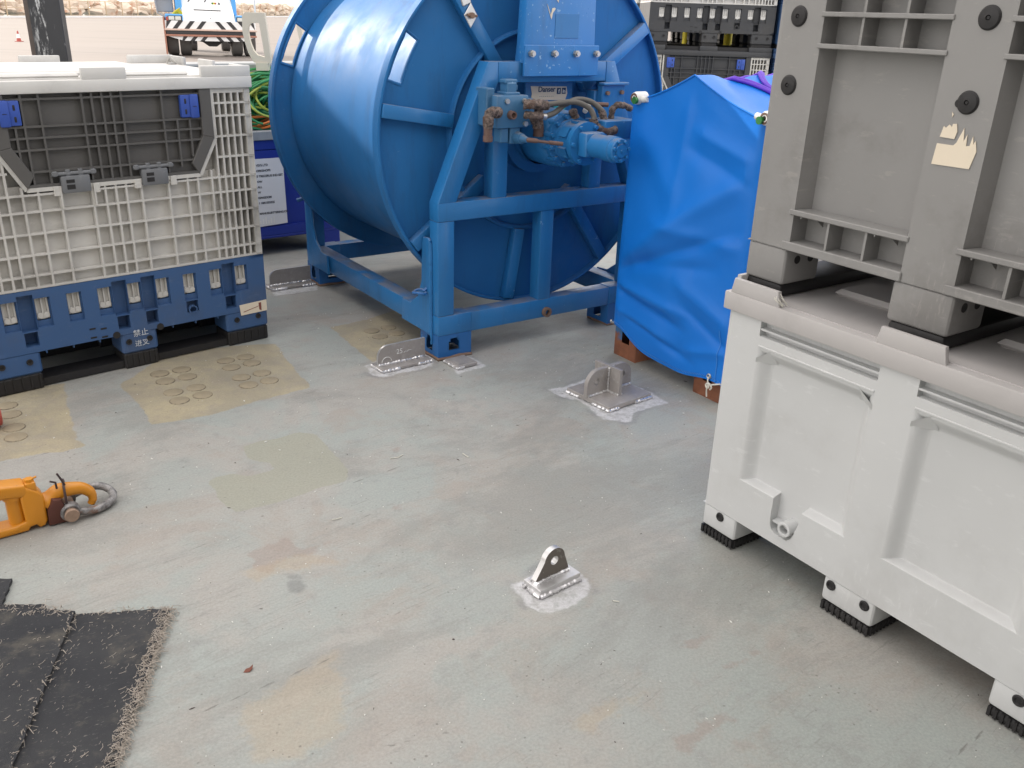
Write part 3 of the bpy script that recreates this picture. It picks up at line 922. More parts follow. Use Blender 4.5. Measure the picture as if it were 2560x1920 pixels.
# ------------------------------------------------------------------ folding pallet containers
def fold_crate(label, loc, rz, sleeve, base, door, lid, clipm, D=.75, W=1.09, group=None, signs=False):
    t = thing('folding_crate', label, 'crate', loc, rz, group)
    # --- base
    m = MB()
    wins, clipx = [], []
    for k in range(9):
        xc = .105 + k * (W - .21) / 8
        clipx.append(xc)
        wins += [(xc - .027, xc + .027, .235, .345, .012), (xc - .023, xc + .023, .258, .342, .045)]
    dark = []
    for k, (a, b) in enumerate(((0, 1), (3, 4), (4, 5), (7, 8))):
        x0, x1 = clipx[a] + .028, clipx[b] - .028
        dark += [(x0, x1, .225, .362, .030), (x0 + .004, x1 - .004, .168, .222, .05)]
    dark += [(clipx[6] - .024, clipx[6] + .024, .185, .232, .035)]
    m.relief(wins + dark, 0, W, .145, .378, (0, 0, 0))
    m.relief([], 0, D, .145, .378, (W, 0, 0), (0, 1, 0), (0, 0, 1), (-1, 0, 0))
    m.relief([], 0, D, .145, .378, (0, 0, 0), (0, 1, 0), (0, 0, 1), (1, 0, 0))
    m.relief([], 0, W, .145, .378, (0, D, 0), (1, 0, 0), (0, 0, 1), (0, -1, 0))
    m.box(.008, W - .008, .055, D - .008, .150, .30)
    fx = ((0, .178), (.470, .610), (W - .188, W))
    for x0, x1 in fx:
        for y0, y1 in ((0, .13), (D / 2 - .07, D / 2 + .07), (D - .13, D)):
            m.box(x0, x1, y0 - .0 if y0 else .0015, y1, .062, .149, .008)
    for k in range(9):
        m.box(.2 + k * .095, .203 + k * .095, .0, .02, .134, .146)
    b = m.build('base', base, t, 20)
    m = MB()
    for x0, x1 in fx:
        for y0, y1 in ((0, .13), (D / 2 - .07, D / 2 + .07), (D - .13, D)):
            m.box(x0 + .004, x1 - .003, y0 + .004, y1, .0, .062, .006)
            for q in range(6):
                m.box(x0 + .012 + q * (x1 - x0 - .03) / 5, x0 + .018 + q * (x1 - x0 - .03) / 5, y0, y0 + .01, .012, .058)
    for y0 in (.02, D / 2 - .05, D - .12):
        m.box(.05, W - .05, y0, y0 + .10, .004, .032)
    m.build('runner', M['black'], t)
    clip = None
    for k, xc in enumerate(clipx):
        if clip is None:
            m = MB()
            for dx in (-.019, 0, .019): m.box(dx - .003, dx + .003, -.004, .03, .004, .082, .001)
            m.box(-.022, .022, .006, .03, .0, .083)
            for dx in (-.011, .011): m.cyl((dx, -.008, .017), (dx, .02, .017), .0105, n=10)
            m.box(-.012, .012, -.006, .02, .004, .012)
            clip = m.build('clip', clipm, t)
            clip.location = (xc, .018, .259)
        else:
            copy_part(clip, t, (xc, .018, .259))
    sc0 = None
    for x in (.045, .138, .497, .578, W - .142, W - .045):
        if sc0 is None:
            sc0 = MB().lathe([(0, .0), (0.0, .012), (-.004, .011), (-.003, .006), (.003, .005), (.003, 0)], (0, 0, 0), (0, 1, 0), 14).build('screw', M['black'], t)
            sc0.location = (x, -.0005, .112)
        else:
            copy_part(sc0, t, (x, -.0005, .112))
    for x in (.455, .625): MB().cyl((x, -.002, .150), (x, .01, .150), .014, n=12).build('plug', M['black'], t)
    for x, z in ((.36, .190), (.40, .183), (.36, .155), (.40, .150)): MB().box(x, x + .022, -.0015, .01, z, z + .006).build('vent_slot', M['black'], t)
    m = MB()
    m.lathe([(-.004, .013), (-.004, .018), (.012, .018)], (clipx[6], .0, .195), (0, 1, 0), 16)
    m.build('drain_ring', base, t)
    # --- sleeve
    xr = [.010, .037, .064, .098, .135, .169, .216, .267, .338, .448, .494, .532, .569, .625, .729, .804, .846, .903, .933, .960, .986, 1.013, 1.040, 1.067, W - .002]
    zr = [.382, .426, .50, .575, .652, .711, .789, .868, .945, .993, 1.046]
    rib = [(.935, W, .72, 1.05, .055), (.99, W, .378, .72, .045), (0, W, 1.03, 1.05, 0)]
    for z in zr: rib.append((0, W, z - .0036, z + .0036, 0))
    for x in xr: rib.append((x - .0037, x + .0037, .378, 1.05, .0))
    blank = [(.347, .440, .43, .71, None), (.632, .722, .43, .71, None)]
    rib += [(.345, .443, z0 + .004, z1 - .004, .024) for z0, z1 in zip(zr[:-1], zr[1:]) if z1 < .72]
    rib += [(.18, .93, .74, 1.05, .05), (.14, .93, .875, 1.05, .05)]
    m = MB()
    m.relief(rib, 0, W, .378, 1.05, (0, .004, 0), d0=.026)
    side = [(0, D, z - .004, z + .004, 0) for z in zr] + [(y - .004, y + .004, .378, 1.05, 0) for y in (.01, .04, .08, .15, .22, .30, .38, .46, .54, .61, .67, .71, .74)]
    m.relief(side, 0, D, .378, 1.05, (W - .004, 0, 0), (0, 1, 0), (0, 0, 1), (-1, 0, 0), .022)
    m.relief(side, 0, D, .378, 1.05, (.004, 0, 0), (0, 1, 0), (0, 0, 1), (1, 0, 0), .022)
    m.relief([], 0, W, .378, 1.05, (0, D - .004, 0), (1, 0, 0), (0, 0, 1), (0, -1, 0))
    # edge of the sleeve along the drop door
    ed = [(.158, 1.05), (.158, .862), (.232, .728), (.858, .728), (.932, .862), (.932, 1.05)]
    for (a, b_), (c, d_) in zip(ed, ed[1:]): m.beam((a, .006, b_), (c, .006, d_), .014, .009, (0, 1, 0) if a == c else (0, 1, 0))
    m.box(.337, .343, -.004, .03, .655, .735).box(.452, .458, -.004, .03, .655, .735)
    for xa, xb in ((.318, .345), (.455, .475), (.60, .625), (.735, .76)): m.box(xa, xb, -.003, .02, .70, .735, .002)
    m.build('sleeve', sleeve, t, 20)
    # --- drop door
    out = [(.163, 1.048), (.163, .866), (.236, .733), (.853, .733), (.927, .866), (.927, 1.048)]
    m = MB()
    m.prism(out, 'y', .024, .034)
    inn = [(.208, 1.048), (.208, .876), (.262, .775), (.828, .775), (.882, .876), (.882, 1.048)]
    for i in (0, 1, 3, 4):
        a, b_, c, d_ = out[i], out[i + 1], inn[i + 1], inn[i]
        m.prism([a, b_, c, d_], 'y', -.002, .024, .002)
    m.prism([out[2], out[3], (.853, .745), (.236, .745)], 'y', .002, .024)
    def dx(z):
        return .0 if z > .876 else (.876 - z) * .54
    vx = [.262, .318, .458, .492, .527, .559, .594, .739]
    for x in vx:
        zb = .745 if .25 < x < .84 else .8
        if x < .262: zb = .875
        m.box(x - .0035, x + .0035, .0045, .026, zb, 1.047)
    for x in (.790, .838): m.box(x - .0035, x + .0035, .0045, .026, .765 if x < .8 else .80, .940)
    for x in (.222 + .01,): m.box(x - .0035, x + .0035, .0045, .026, .83, .940)
    for z in (1.030, .940, .902, .862, .788):
        e = dx(z)
        m.box(.206 + e, .884 - e, .0048, .026, z - .0035, z + .0035)
    dr = m.build('drop_door', door, t, 20)
    for x0 in (.190, .806):
        la = MB().box(x0, x0 + .064, -.004, .018, .946, 1.028, .004, 2)
        xs = x0 + .034 if x0 > .5 else x0 - .004
        la.box(xs, xs + .034, -.011, .0, .943, 1.030, .006, 2)
        l_ = la.build('latch', M['latch'], dr)
        m = MB()
        xc = x0 + .018 if x0 > .5 else x0 + .046
        for zc in (1.005, .967): m.box(xc - .0045, xc + .0045, -.0052, .003, zc - .010, zc + .010, .003, 2)
        m.box(xs + .010, xs + .024, -.0122, -.005, .9855, .9875)
        m.build('slot', M['black'], l_)
    for x0 in (.345, .628):
        m = MB().box(x0, x0 + .098, -.010, .02, .708, .768, .004, 2)
        m.box(x0 + .02, x0 + .036, -.004, .02, .765, .790, .002).box(x0 + .062, x0 + .078, -.004, .02, .765, .790, .002)
        m.cyl((x0 - .026, .002, .776), (x0 + .124, .002, .776), .007, n=10).box(x0 - .024, x0 - .006, -.006, .016, .768, .786, .003).box(x0 + .104, x0 + .122, -.006, .016, .768, .786, .003)
        h = m.build('hinge', M['hinge'], t)
        MB().box(x0 + .016, x0 + .044, -.0112, -.006, .722, .738).box(x0 + .016, x0 + .044, -.0112, -.006, .744, .756).build('slot', M['black'], h)
    # --- lid
    m = MB()
    m.box(-.008, W + .008, -.008, D + .008, 1.048, 1.090, .004, 2)
    m.box(.02, W - .02, .02, D - .02, 1.086, 1.0965, .003)
    m.box(.03, W - .28, .11, D - .13, 1.094, 1.112, .010)
    m.box(.10, .47, .02, .085, 1.094, 1.110, .008).box(.62, .86, .02, .085, 1.094, 1.110, .008)
    m.build('lid', lid, t)
    def tab(x0, x1, y0, y1, z1=1.132):
        return MB().box(x0, x1, y0, y1, 1.088, z1, .005, 2)
    for x0, x1 in ((-.006, .16), (.465, .62), (W - .195, W + .006)):
        for y0, y1 in ((-.006, .012), (D - .012, D + .006)):
            tb = MB().box(x0, x1, y0, y1, 1.089, 1.130, .004, 2)
            yy = (.006, .15) if y0 < .1 else (D - .15, D - .006)
            if x0 < 0: tb.box(-.006, .010, *yy, 1.089, 1.128, .004, 2)
            if x1 > W: tb.box(W - .010, W + .006, *yy, 1.089, 1.128, .004, 2)
            tb.build('stacking_lip', lid, t)
    for x0, x1 in ((-.006, .010), (W - .010, W + .006)):
        MB().box(x0, x1, D / 2 - .07, D / 2 + .07, 1.089, 1.130, .004, 2).build('stacking_lip', lid, t)
    if signs:
        text('lettering', '禁止', .030, M['whitepaint'], t, (.546, -.0014, .140), (R(90), 0, 0))
        text('lettering', '进叉', .028, M['whitepaint'], t, (.546, -.0014, .098), (R(90), 0, 0))
        s_ = MB().prism([(W - .126, .174), (W - .002, .178), (W - .002, .130), (W - .122, .128)], 'y', -.0022, -.0006).build('label', M['cream'], t)
        MB().prism([(W - .040, .170), (W - .028, .171), (W - .029, .134), (W - .038, .140)], 'y', -.0032, -.0022).prism([(W - .11, .140), (W - .04, .155), (W - .04, .157), (W - .11, .143)], 'y', -.0030, -.0022).build('print', M['redprint'], s_)
        MB().tube([(W - .055, D - .09, 1.10), (W - .05, D - .11, 1.125), (W - .03, D - .12, 1.10), (W - .065, D - .13, 1.10)], .006, 6).build('tie', M['pale'], t)
    return t
cr1 = fold_crate('grey folding crate with slate blue base and charcoal drop door', (-1.0706 - 1.09 * math.cos(R(42.4)), 3.6423 - 1.09 * math.sin(R(42.4)), 0), 42.4, M['pale'], M['navy'], M['dark'], M['lid'], M['pale'], signs=True)
# far stack beyond the reel
cr2 = fold_crate('folding crate with dark lid and blue latches under the stacked one', (1.085, 8.3, 0), 0, M['pale'], M['dark_far'], M['dark_far'], M['dark_far'], M['pale'])
cr3 = fold_crate('folding crate with charcoal base stacked on another beyond the reel', (1.085, 8.3, 1.092), 0, M['lid'], M['dark_far'], M['lid'], M['lid'], M['lid'])
cr6 = copy_thing(cr2, (1.085, 9.32, 0), 0, 'dark folding crate added behind the charcoal stack to darken its fork openings')  # second row added so the fork openings look dark
cr7 = copy_thing(cr3, (1.085, 9.32, 1.092), 0, 'upper folding crate added behind the charcoal stack to darken its fork openings')
cr4 = fold_crate('navy folding crate beyond the tarpaulin, right of the charcoal stack', (2.21, 8.25, 0), 0, M['navy'], M['navy'], M['navy'], M['navy'], M['navy'])
cr5 = copy_thing(cr4, (2.21, 8.25, 1.10), 0, 'navy folding crate stacked up high behind the grey boxes')
for (x, y, l) in ((1.575, 9.18, 'striped hazard post seen through the left fork opening'), (1.975, 9.18, 'striped hazard post seen through the right fork opening')):
    hp = thing('hazard_post', l, 'post', (x, y, -.02))
    MB().cyl((0, 0, 0), (0, 0, 1.7), .04, n=14).build('pole', M['sign_yellow'], hp)
    m = MB()
    for k in range(7):
        m.tube([(.041 * math.cos(a), .041 * math.sin(a), .1 + k * .22 + a * .025) for a in [i * .4 for i in range(17)]], .022, 5)
    m.build('stripe', M['truckblack'], hp)

# ------------------------------------------------------------------ two moulded pallet boxes on the right
def frustum_panel(m, x0, x1, z0, z1, sx, sb, st, dep, gap=None):
    """recess with softly rounded sloping sides in the plane y=0; gap = (xa, xb) leaves the lower slope open"""
    K = 8
    def ring(t):
        k = t / K
        d = dep * (1 - math.cos(math.pi * k)) / 2
        return [(x0 + sx * k, d, z0 + sb * k), (x1 - sx * k, d, z0 + sb * k), (x1 - sx * k, d, z1 - st * k), (x0 + sx * k, d, z1 - st * k)]
    nb = len(m.bm.verts)
    for t in range(K):
        o, i = ring(t), ring(t + 1)
        for k in range(4):
            j = (k + 1) % 4
            if k == 0 and gap:
                ga, gb = gap
                m._poly([o[0], (ga, *o[0][1:]), (ga, *i[0][1:]), i[0]])
                m._poly([(gb, *o[0][1:]), o[1], i[1], (gb, *i[0][1:])])
                for g in gap:
                    m._poly([(g, *o[0][1:]), (g, *i[0][1:]), (g, dep, i[0][2]), (g, dep, o[0][2])])
            else:
                m._poly([o[k], o[j], i[j], i[k]])
    m._poly(ring(K))
    if gap: m._poly([(gap[0], dep, z0), (gap[1], dep, z0), (gap[1], dep, z0 + sb), (gap[0], dep, z0 + sb)])
    bmesh.ops.remove_doubles(m.bm, verts=m.bm.verts, dist=1e-6)
def feet(W, D):
    return [(0, .125), (.415, .560), (W - .13, W)], [(0, .135), (D / 2 - .07, D / 2 + .07), (D - .135, D)]
def round_post(m, x, y, r_, z0, z1, q):
    """quarter-round vertical corner; q = signs of the outside direction"""
    a0 = {(-1, -1): 180, (1, -1): 270, (1, 1): 0, (-1, 1): 90}[q]
    P = [(x, y)] + [(x + r_ * math.cos(R(a0 + k * 15)), y + r_ * math.sin(R(a0 + k * 15))) for k in range(7)]
    m.prism(P, 'z', z0, z1)
W2, D2 = .975, .80
rb = thing('pallet_box', 'light grey moulded pallet box standing on black feet at the right', 'pallet box', (.549, 2.176, 0), -55.5)
m = MB()
pan = [(.112, .450), (.546, .866)]
rects = []
for a, b in pan:
    rects += [(a, b, .221, .598, None), (a, b, .626, .664, .022), (a, b, .641, .646, .002)]
rects += [(.232, .322, .126, .221, .028)]
rc = .018
m.relief(rects, rc, W2 - rc, .097, .668)
for a, b in pan:
    frustum_panel(m, a, b, .221, .598, .038, .011, .042, .028, (.232, .322) if a < .3 else None)
for q in ([(.232, .126), (.252, .126), (.240, .133), (.234, .146), (.232, .160)], [(.322, .126), (.322, .21), (.318, .19), (.308, .150), (.300, .134), (.290, .126)]):
    m.prism(q, 'y', .0003, .0279)
for a, b in pan:      # horns at the upper corners of each panel
    for x, s_ in ((a, 1), (b, -1)):
        m._poly([(x, -.0005, .556), (x + s_ * .040, .0285, .556), (x + s_ * .046, .0, .600), (x, -.0005, .568)])
        m._poly([(x + s_ * .040, .0285, .556), (x + s_ * .050, .0285, .556), (x + s_ * .046, .0, .600)])
    m.box(a + .002, b - .002, -.0025, .001, .598, .603, .001)
m.relief([], rc, D2 - rc, .097, .668, (0, 0, 0), (0, 1, 0), (0, 0, 1), (1, 0, 0))
m.relief([], rc, D2 - rc, .097, .668, (W2, 0, 0), (0, 1, 0), (0, 0, 1), (-1, 0, 0))
m.relief([], rc, W2 - rc, .097, .668, (0, D2, 0), (1, 0, 0), (0, 0, 1), (0, -1, 0))
for x, y, q in ((rc, rc, (-1, -1)), (W2 - rc, rc, (1, -1)), (W2 - rc, D2 - rc, (1, 1)), (rc, D2 - rc, (-1, 1))):
    round_post(m, x, y, rc, .095, .668, q)
m._poly([(0, 0, .0972), (0, D2, .0972), (W2, D2, .0972), (W2, 0, .0972)])
fx, fy = feet(W2, D2)
for i, (x0, x1) in enumerate(fx):
    for j, (y0, y1) in enumerate(fy):
        m.box(x0 + (.004 if i == 0 else 0), x1 - (.004 if i == 2 else 0), y0 + .0006, y1, .029, .0985, .010, 3)
body = m.build('body', M['white_box'], rb, 25)
for x0, x1 in fx:
    for y0, y1 in fy:
        m = MB()
        m.box(x0 + .002, x1 - .002, y0 + .002, y1 - .002, 0, .030, .012, 2)
        for q in range(9):
            m.box(x0 + .006 + q * (x1 - x0 - .018) / 8, x0 + .013 + q * (x1 - x0 - .018) / 8, y0 - .0005, y0 + .02, .004, .027)
            m.box(x1 - .02, x1 - .0012, y0 + .01 + q * .0135, y0 + .016 + q * .0135, .004, .027)
        m.build('rubber_foot', M['black'], rb)
scr = MB().lathe([(-.001, 0), (-.001, .006), (-.004, .008), (-.004, .0115), (-.0005, .0135)], (0, 0, 0), (0, 1, 0), 18)
scr = scr.build('screw', M['black'], rb)
scr.location = (.069, 0, .080)
for x in (.439, .534, .903): copy_part(scr, rb, (x, 0, .080))
m = MB()
m.lathe([(.03, .012), (-.008, .012), (-.010, .0135), (-.010, .0185), (-.008, .020), (.03, .020)], (.284, 0, .157), (0, 1, 0), 24)
m.box(.236, .312, .006, .027, .153, .159)
m.build('drain_spout', M['white_box'], rb)
m = MB()
m.box(-.009, W2 + .009, -.010, D2 + .010, .667, .7145, .004, 2)
m.box(.02, W2 - .02, .016, D2 - .016, .712, .7165)
for x0, x1 in ((.165, .40), (.585, .82)):
    for y0, y1 in ((.20, .34), (.48, .62)):
        m.prism([(x0, y0), (x1, y0), (x1, y1), (x0, y1)], 'z', .714, .735, .010)
lid2 = m.build('lid', M['mauve'], rb)
def lips(parent, mat, y0, z0=.713, z1=.752):
    first = None
    spots = [(.008, .158, y0), (.430, .590, y0), (.818, .967, y0), (.008, .158, D2 - .006), (.430, .590, D2 - .006), (.818, .967, D2 - .006)]
    for x0, x1, y in spots:
        MB().prism([(x0, z0), (x1 + .006, z0), (x1 - .003, z1), (x0 + .008, z1)], 'y', y, y + .014, .003, 2).build('stacking_lip', mat, parent)
    for x in (-.007, W2 - .008):
        for y in (.02, D2 / 2 - .07, D2 - .16):
            MB().prism([(y, z0), (y + .14, z0), (y + .132, z1), (y + .008, z1)], 'x', x, x + .014, .003, 2).build('stacking_lip', mat, parent)
lips(rb, M['mauve'], -.008)

ub = thing('pallet_box', 'mid grey ribbed pallet box stacked on the light grey one', 'pallet box', (.549 + .045 * .824 - .006 * .566, 2.176 + .045 * .566 + .006 * .824, .716), -55.5)
m = MB()
zt = .90
pan = [(.130, .430), (.553, .856)]
rects = []
for a, b in pan:
    rects += [(a, b, .146, .212, .055), (a, b, .222, .583, .050), (a, b, .590, .648, .052), (a, b, .655, .715, .052), (a, b, .721, .78, .052)]
    for x in (a + (b - a) / 3, a + 2 * (b - a) / 3):
        rects += [(x - .003, x + .003, .146, .212, .001), (x - .003, x + .003, .590, .78, .001)]
m.relief(rects, rc, W2 - rc, .125, zt)
for a, b in pan:
    # soft right hand slope of the big panel, small gussets and ledges
    m.prism([(b, .002), (b, .0495), (b - .022, .0495)], 'z', .224, .582)
    m.prism([(a, .002), (a, .0495), (a + .010, .0495)], 'z', .224, .582)
    m.box(a - .006, b + .004, -.004, .049, .5815, .5915, .0015).box(a - .006, b + .004, -.004, .049, .6465, .6565, .0015).box(a - .006, b + .004, -.004, .049, .7135, .7225, .0015).box(a - .012, b + .004, -.004, .049, .2105, .2235, .002)
    m.box(a - .020, b + .004, -.005, .0, .125, .146, .002)
    for x in (a + .05, b - .05):
        m._poly([(x, .05, .212), (x, .012, .212), (x, .05, .186)])
        m.box(x - .03, x - .027, .0, .02, .206, .213)
m.relief([(.13, D2 / 2 - .08, .222, .583, .04), (D2 / 2 + .08, D2 - .13, .222, .583, .04)], rc, D2 - rc, .125, zt, (0, 0, 0), (0, 1, 0), (0, 0, 1), (1, 0, 0))
m.relief([], rc, D2 - rc, .125, zt, (W2, 0, 0), (0, 1, 0), (0, 0, 1), (-1, 0, 0))
m.relief([], rc, W2 - rc, .125, zt, (0, D2, 0), (1, 0, 0), (0, 0, 1), (0, -1, 0))
for x, y, q in ((rc, rc, (-1, -1)), (W2 - rc, rc, (1, -1)), (W2 - rc, D2 - rc, (1, 1)), (rc, D2 - rc, (-1, 1))):
    round_post(m, x, y, rc, .123, zt, q)
m._poly([(0, 0, .1252), (0, D2, .1252), (W2, D2, .1252), (W2, 0, .1252)])
m.box(-.006, W2 + .006, -.006, D2 + .006, zt, zt + .03, .004)
for i, (x0, x1) in enumerate(fx):
    for j, (y0, y1) in enumerate(fy):
        m.box(x0 + (.004 if i == 0 else 0), x1 - (.004 if i == 2 else 0), y0 + .0006, y1, .034, .1265, .010, 3)
    m.box(x0 + .004, x1 - .004, -.0008, .004, .1265, .1285)
m.build('body', M['grey_box'], ub, 25)
m = MB()
for x0, x1 in fx:
    m.box(x0 + .004, x1 - .004, .004, D2 - .004, .0005, .036, .012, 2)
m.build('runner', M['black'], ub)
cap = MB().lathe([(-.006, 0), (-.006, .003), (-.003, .0035), (-.003, .004), (-.007, .005), (-.005, .019), (-.001, .0225)], (0, 0, 0), (0, 1, 0), 26).build('plug', M['black'], ub)
cap.location = (.062, 0, .646)
for x, z in ((.060, .499), (.503, .652), (.497, .500), (.93, .648), (.93, .50)): copy_part(cap, ub, (x, 0, z), (0, rnd.uniform(0, 3), 0))
m = MB().cyl((.479, -.002, .497), (.479, .01, .497), .008, n=12)
for x in (.125, .56, W2): 
    for y in (.045, .095): m.cyl((x - .002, y, .095), (x + .0012, y, .095), .0105, n=14)
m.build('hole', M['black'], ub)
# torn label
st = [(.455, .469), (.458, .420), (.486, .425), (.487, .437), (.489, .452), (.492, .424), (.497, .456), (.503, .427), (.510, .433), (.514, .461), (.520, .456), (.524, .425), (.529, .432)]
m = MB()
m.prism([(.449, .377), (.529, .378), (.536, .412), (.530, .432), (.527, .424), (.523, .440), (.520, .421), (.513, .420), (.511, .442), (.506, .428), (.502, .453), (.496, .436), (.492, .424), (.487, .418), (.452, .418)], 'y', -.0022, -.0008)
m.prism([(.455, .431), (.486, .430), (.489, .445), (.485, .459), (.477, .458), (.476, .452), (.470, .456), (.464, .449), (.459, .452)], 'y', -.0022, -.0008)
m.prism([(.472, .470), (.474, .476), (.470, .480)], 'y', -.0022, -.0008)
m.build('torn_label', M['cream'], ub)
tw = MB()
for k in range(7):
    a = rnd.uniform(0, 6)
    tw.tube([(.14 + .004 * k, .02, .004), (.146 + .01 * math.cos(a), .0, .012 + .004 * k), (.16 + .012 * math.cos(a), -.008 + .01 * math.sin(a), .018), (.175, .01 * math.sin(a), .004)], .0007, 5)
tw = tw.build('string_tuft', M['rope'], None)
tw.location = (.549, 2.176, .717)
tw.rotation_euler = (0, 0, R(-55.5))
tag(tw, 'small frayed tuft of string caught under the upper grey box', 'string')

for k, (lx, lab) in enumerate(((1.02, 'added unseen beyond the right edge to darken the deck'), )):  # unseen copies added to shade the right side of the deck
    p = (.549 + lx * .566, 2.176 - lx * .824)
    copy_thing(rb, (p[0], p[1], 0), -55.5, 'light grey pallet box ' + lab)
    copy_thing(ub, (p[0] + .034, p[1] + .03, .716), -55.5, 'stacked mid grey pallet box ' + lab)
copy_thing(rb, (.68, .45, 0), -55.5, 'added unseen light grey pallet box beside the photographer, darkens the near deck')  # unseen stack added to block light from the near right
copy_thing(ub, (.714, .48, .716), -55.5, 'added unseen mid grey pallet box stacked beside the photographer, darkens the near deck')
copy_thing(ub, (.714, .48, 1.651), -55.5, 'added unseen topmost mid grey pallet box beside the photographer, darkens the near deck')
copy_thing(ub, (.549 + .045 * .824, 2.176 + .045 * .566, .716 + .935), -55.5, 'added unseen grey pallet box above the picture, blocks sky at right')  # added above the view to block more sky

# ------------------------------------------------------------------ blue hose reel
RL = thing('hose_reel', 'big blue steel hose reel with hydraulic motor in an open frame', 'hose reel', (-.3105, 3.4344, 0), 35.1)
FW, FD = 1.075, 1.385
b_ = .004
def fpost(y0, name='frame_end'):
    m = MB()
    y1 = y0 + .07
    for x0 in (0, FW - .075): m.box(x0, x0 + .075, y0, y1, .19, .581, b_, 2)
    m.box(.160, FW - .16, y0 + .0015, y1 - .0015, .103, .188, b_, 2)
    m.box(.0, FW, y0 - .0015, y1 + .0015, .581, .655, b_, 2)
    m.box(.504, .572, y0 + .003, y1 - .003, .187, .582, b_, 2)
    # A frame
    for s_ in (0, 1):
        q = [(.0, .653), (.083, .653), (.268, 1.098), (.268, 1.175), (.222, 1.175)]
        if s_: q = [(FW - a, c) for a, c in q]
        m.prism(q, 'y', y0, y1, b_, 2)
    m.box(.268, FW - .268, y0 + .001, y1 - .001, 1.098, 1.175, b_, 2)
    m.box(.252, .324, y0 + .002, y1 - .002, .654, 1.02, b_, 2).box(.760, .826, y0 + .012, y1 - .002, .654, 1.06, b_, 2)
    return m.build(name, M['reel'], RL, 30)
fpost(0)
fpost(FD - .07)
for x0 in (0.0015, FW - .0735):
    m = MB()
    m.box(x0, x0 + .072, .07, FD - .07, .105, .192, b_, 2)
    m.build('side_beam', M['reel'], RL)
for x0, x1 in ((-.013, -.0005), (FW + .0005, FW + .013)):
    for f_ in (0, 1):
        # gusset plates against the corner posts
        q = [(.05, .102), (.30, .102), (.29, .195), (.215, .200), (.150, .245), (.118, .32), (.112, .47), (.100, .505), (.062, .51), (.05, .50)]
        if f_: q = [(FD - a, c) for a, c in q]
        MB().prism(q, 'x', x0, x1, .003).build('gusset', M['reel'], RL)
def reel_foot(x, y):
    m = MB()
    hw, d = .16, .15
    t = .012
    # four walls, the outer ones with a slot
    slot = [(hw / 2 - .03, hw / 2 + .022, .035, .075, None), (hw / 2 - .022, hw / 2 + .014, .075, .088, None)]
    m.relief(slot, 0, hw, .004, .104, (0, -.0005, 0))
    m.relief(slot, 0, hw, .004, .104, (0, .008, 0))
    m.relief([], 0, hw, .004, .104, (0, d, 0), (1, 0, 0), (0, 0, 1), (0, -1, 0))
    sl2 = [(.05, .10, .03, .075, None), (.058, .092, .075, .09, None)]
    m.relief(sl2, -.0005, d, .004, .104, (-.0005, 0, 0), (0, 1, 0), (0, 0, 1), (1, 0, 0))
    m.relief(sl2, 0, d, .004, .104, (hw, 0, 0), (0, 1, 0), (0, 0, 1), (-1, 0, 0))
    m.box(0, hw, 0, d, .0985, .106)
    f = m.build('foot', M['reel_foot'], RL, 20)
    f.location = (x, y, 0)
    return f
for x in (0, FW - .16):
    for y in (0, FD - .15):
        f = reel_foot(x, y)
        m = MB()
        m.tube([(a, bb, .004 + rnd.uniform(0, .004)) for a, bb in [(-.002, .14), (-.003, .09), (-.002, .04), (-.002, -.004), (.05, -.004), (.10, -.003), (.161, -.003)]], .006, 6, jit=.4)
        m.build('weld', M['rustbolt'], f)
# corner blocks over the feet
for x in (0.0, FW - .16):
    for y in (0.0, FD - .072): MB().box(x, x + .16, y - .0008, y + .0728, .106, .190, b_, 2).build('corner_block', M['reel'], RL)
# ring on the post, bolt stub in the front beam
m = MB()
cx, cy, cz = -.045, .075, .285
m.tube([(cx + .024 * math.cos(a), cy + .03 * math.sin(a), cz + .004 * math.sin(2 * a)) for a in [i * math.pi / 9 for i in range(18)]], .006, 7, caps=False)
m.tube([(cx + .02, cy, cz), (-.01, cy, cz + .012), (-.006, cy, cz + .03)], .007, 7)
m.build('ring', M['reel_foot'], RL)
m = MB()
m.tube([(-.065, FD - .07, .44), (-.04, FD - .08, .448), (-.01, FD - .075, .455), (.0, FD - .07, .47)], .010, 7)
m.build('ring', M['reel_foot'], RL)
MB().lathe([(0, .022), (-.016, .022), (-.016, .012), (.0, .012)], (.550, .0, .128), (0, 1, 0), 18).build('bolt_stub', M['rustbolt'], RL)
# weld seam on the near post
m = MB()
m.tube([(-.004, .0495, z) for z in np.arange(.06, .50, .010)], .006, 6, jit=.35)
m.build('weld', M['reel'], RL)

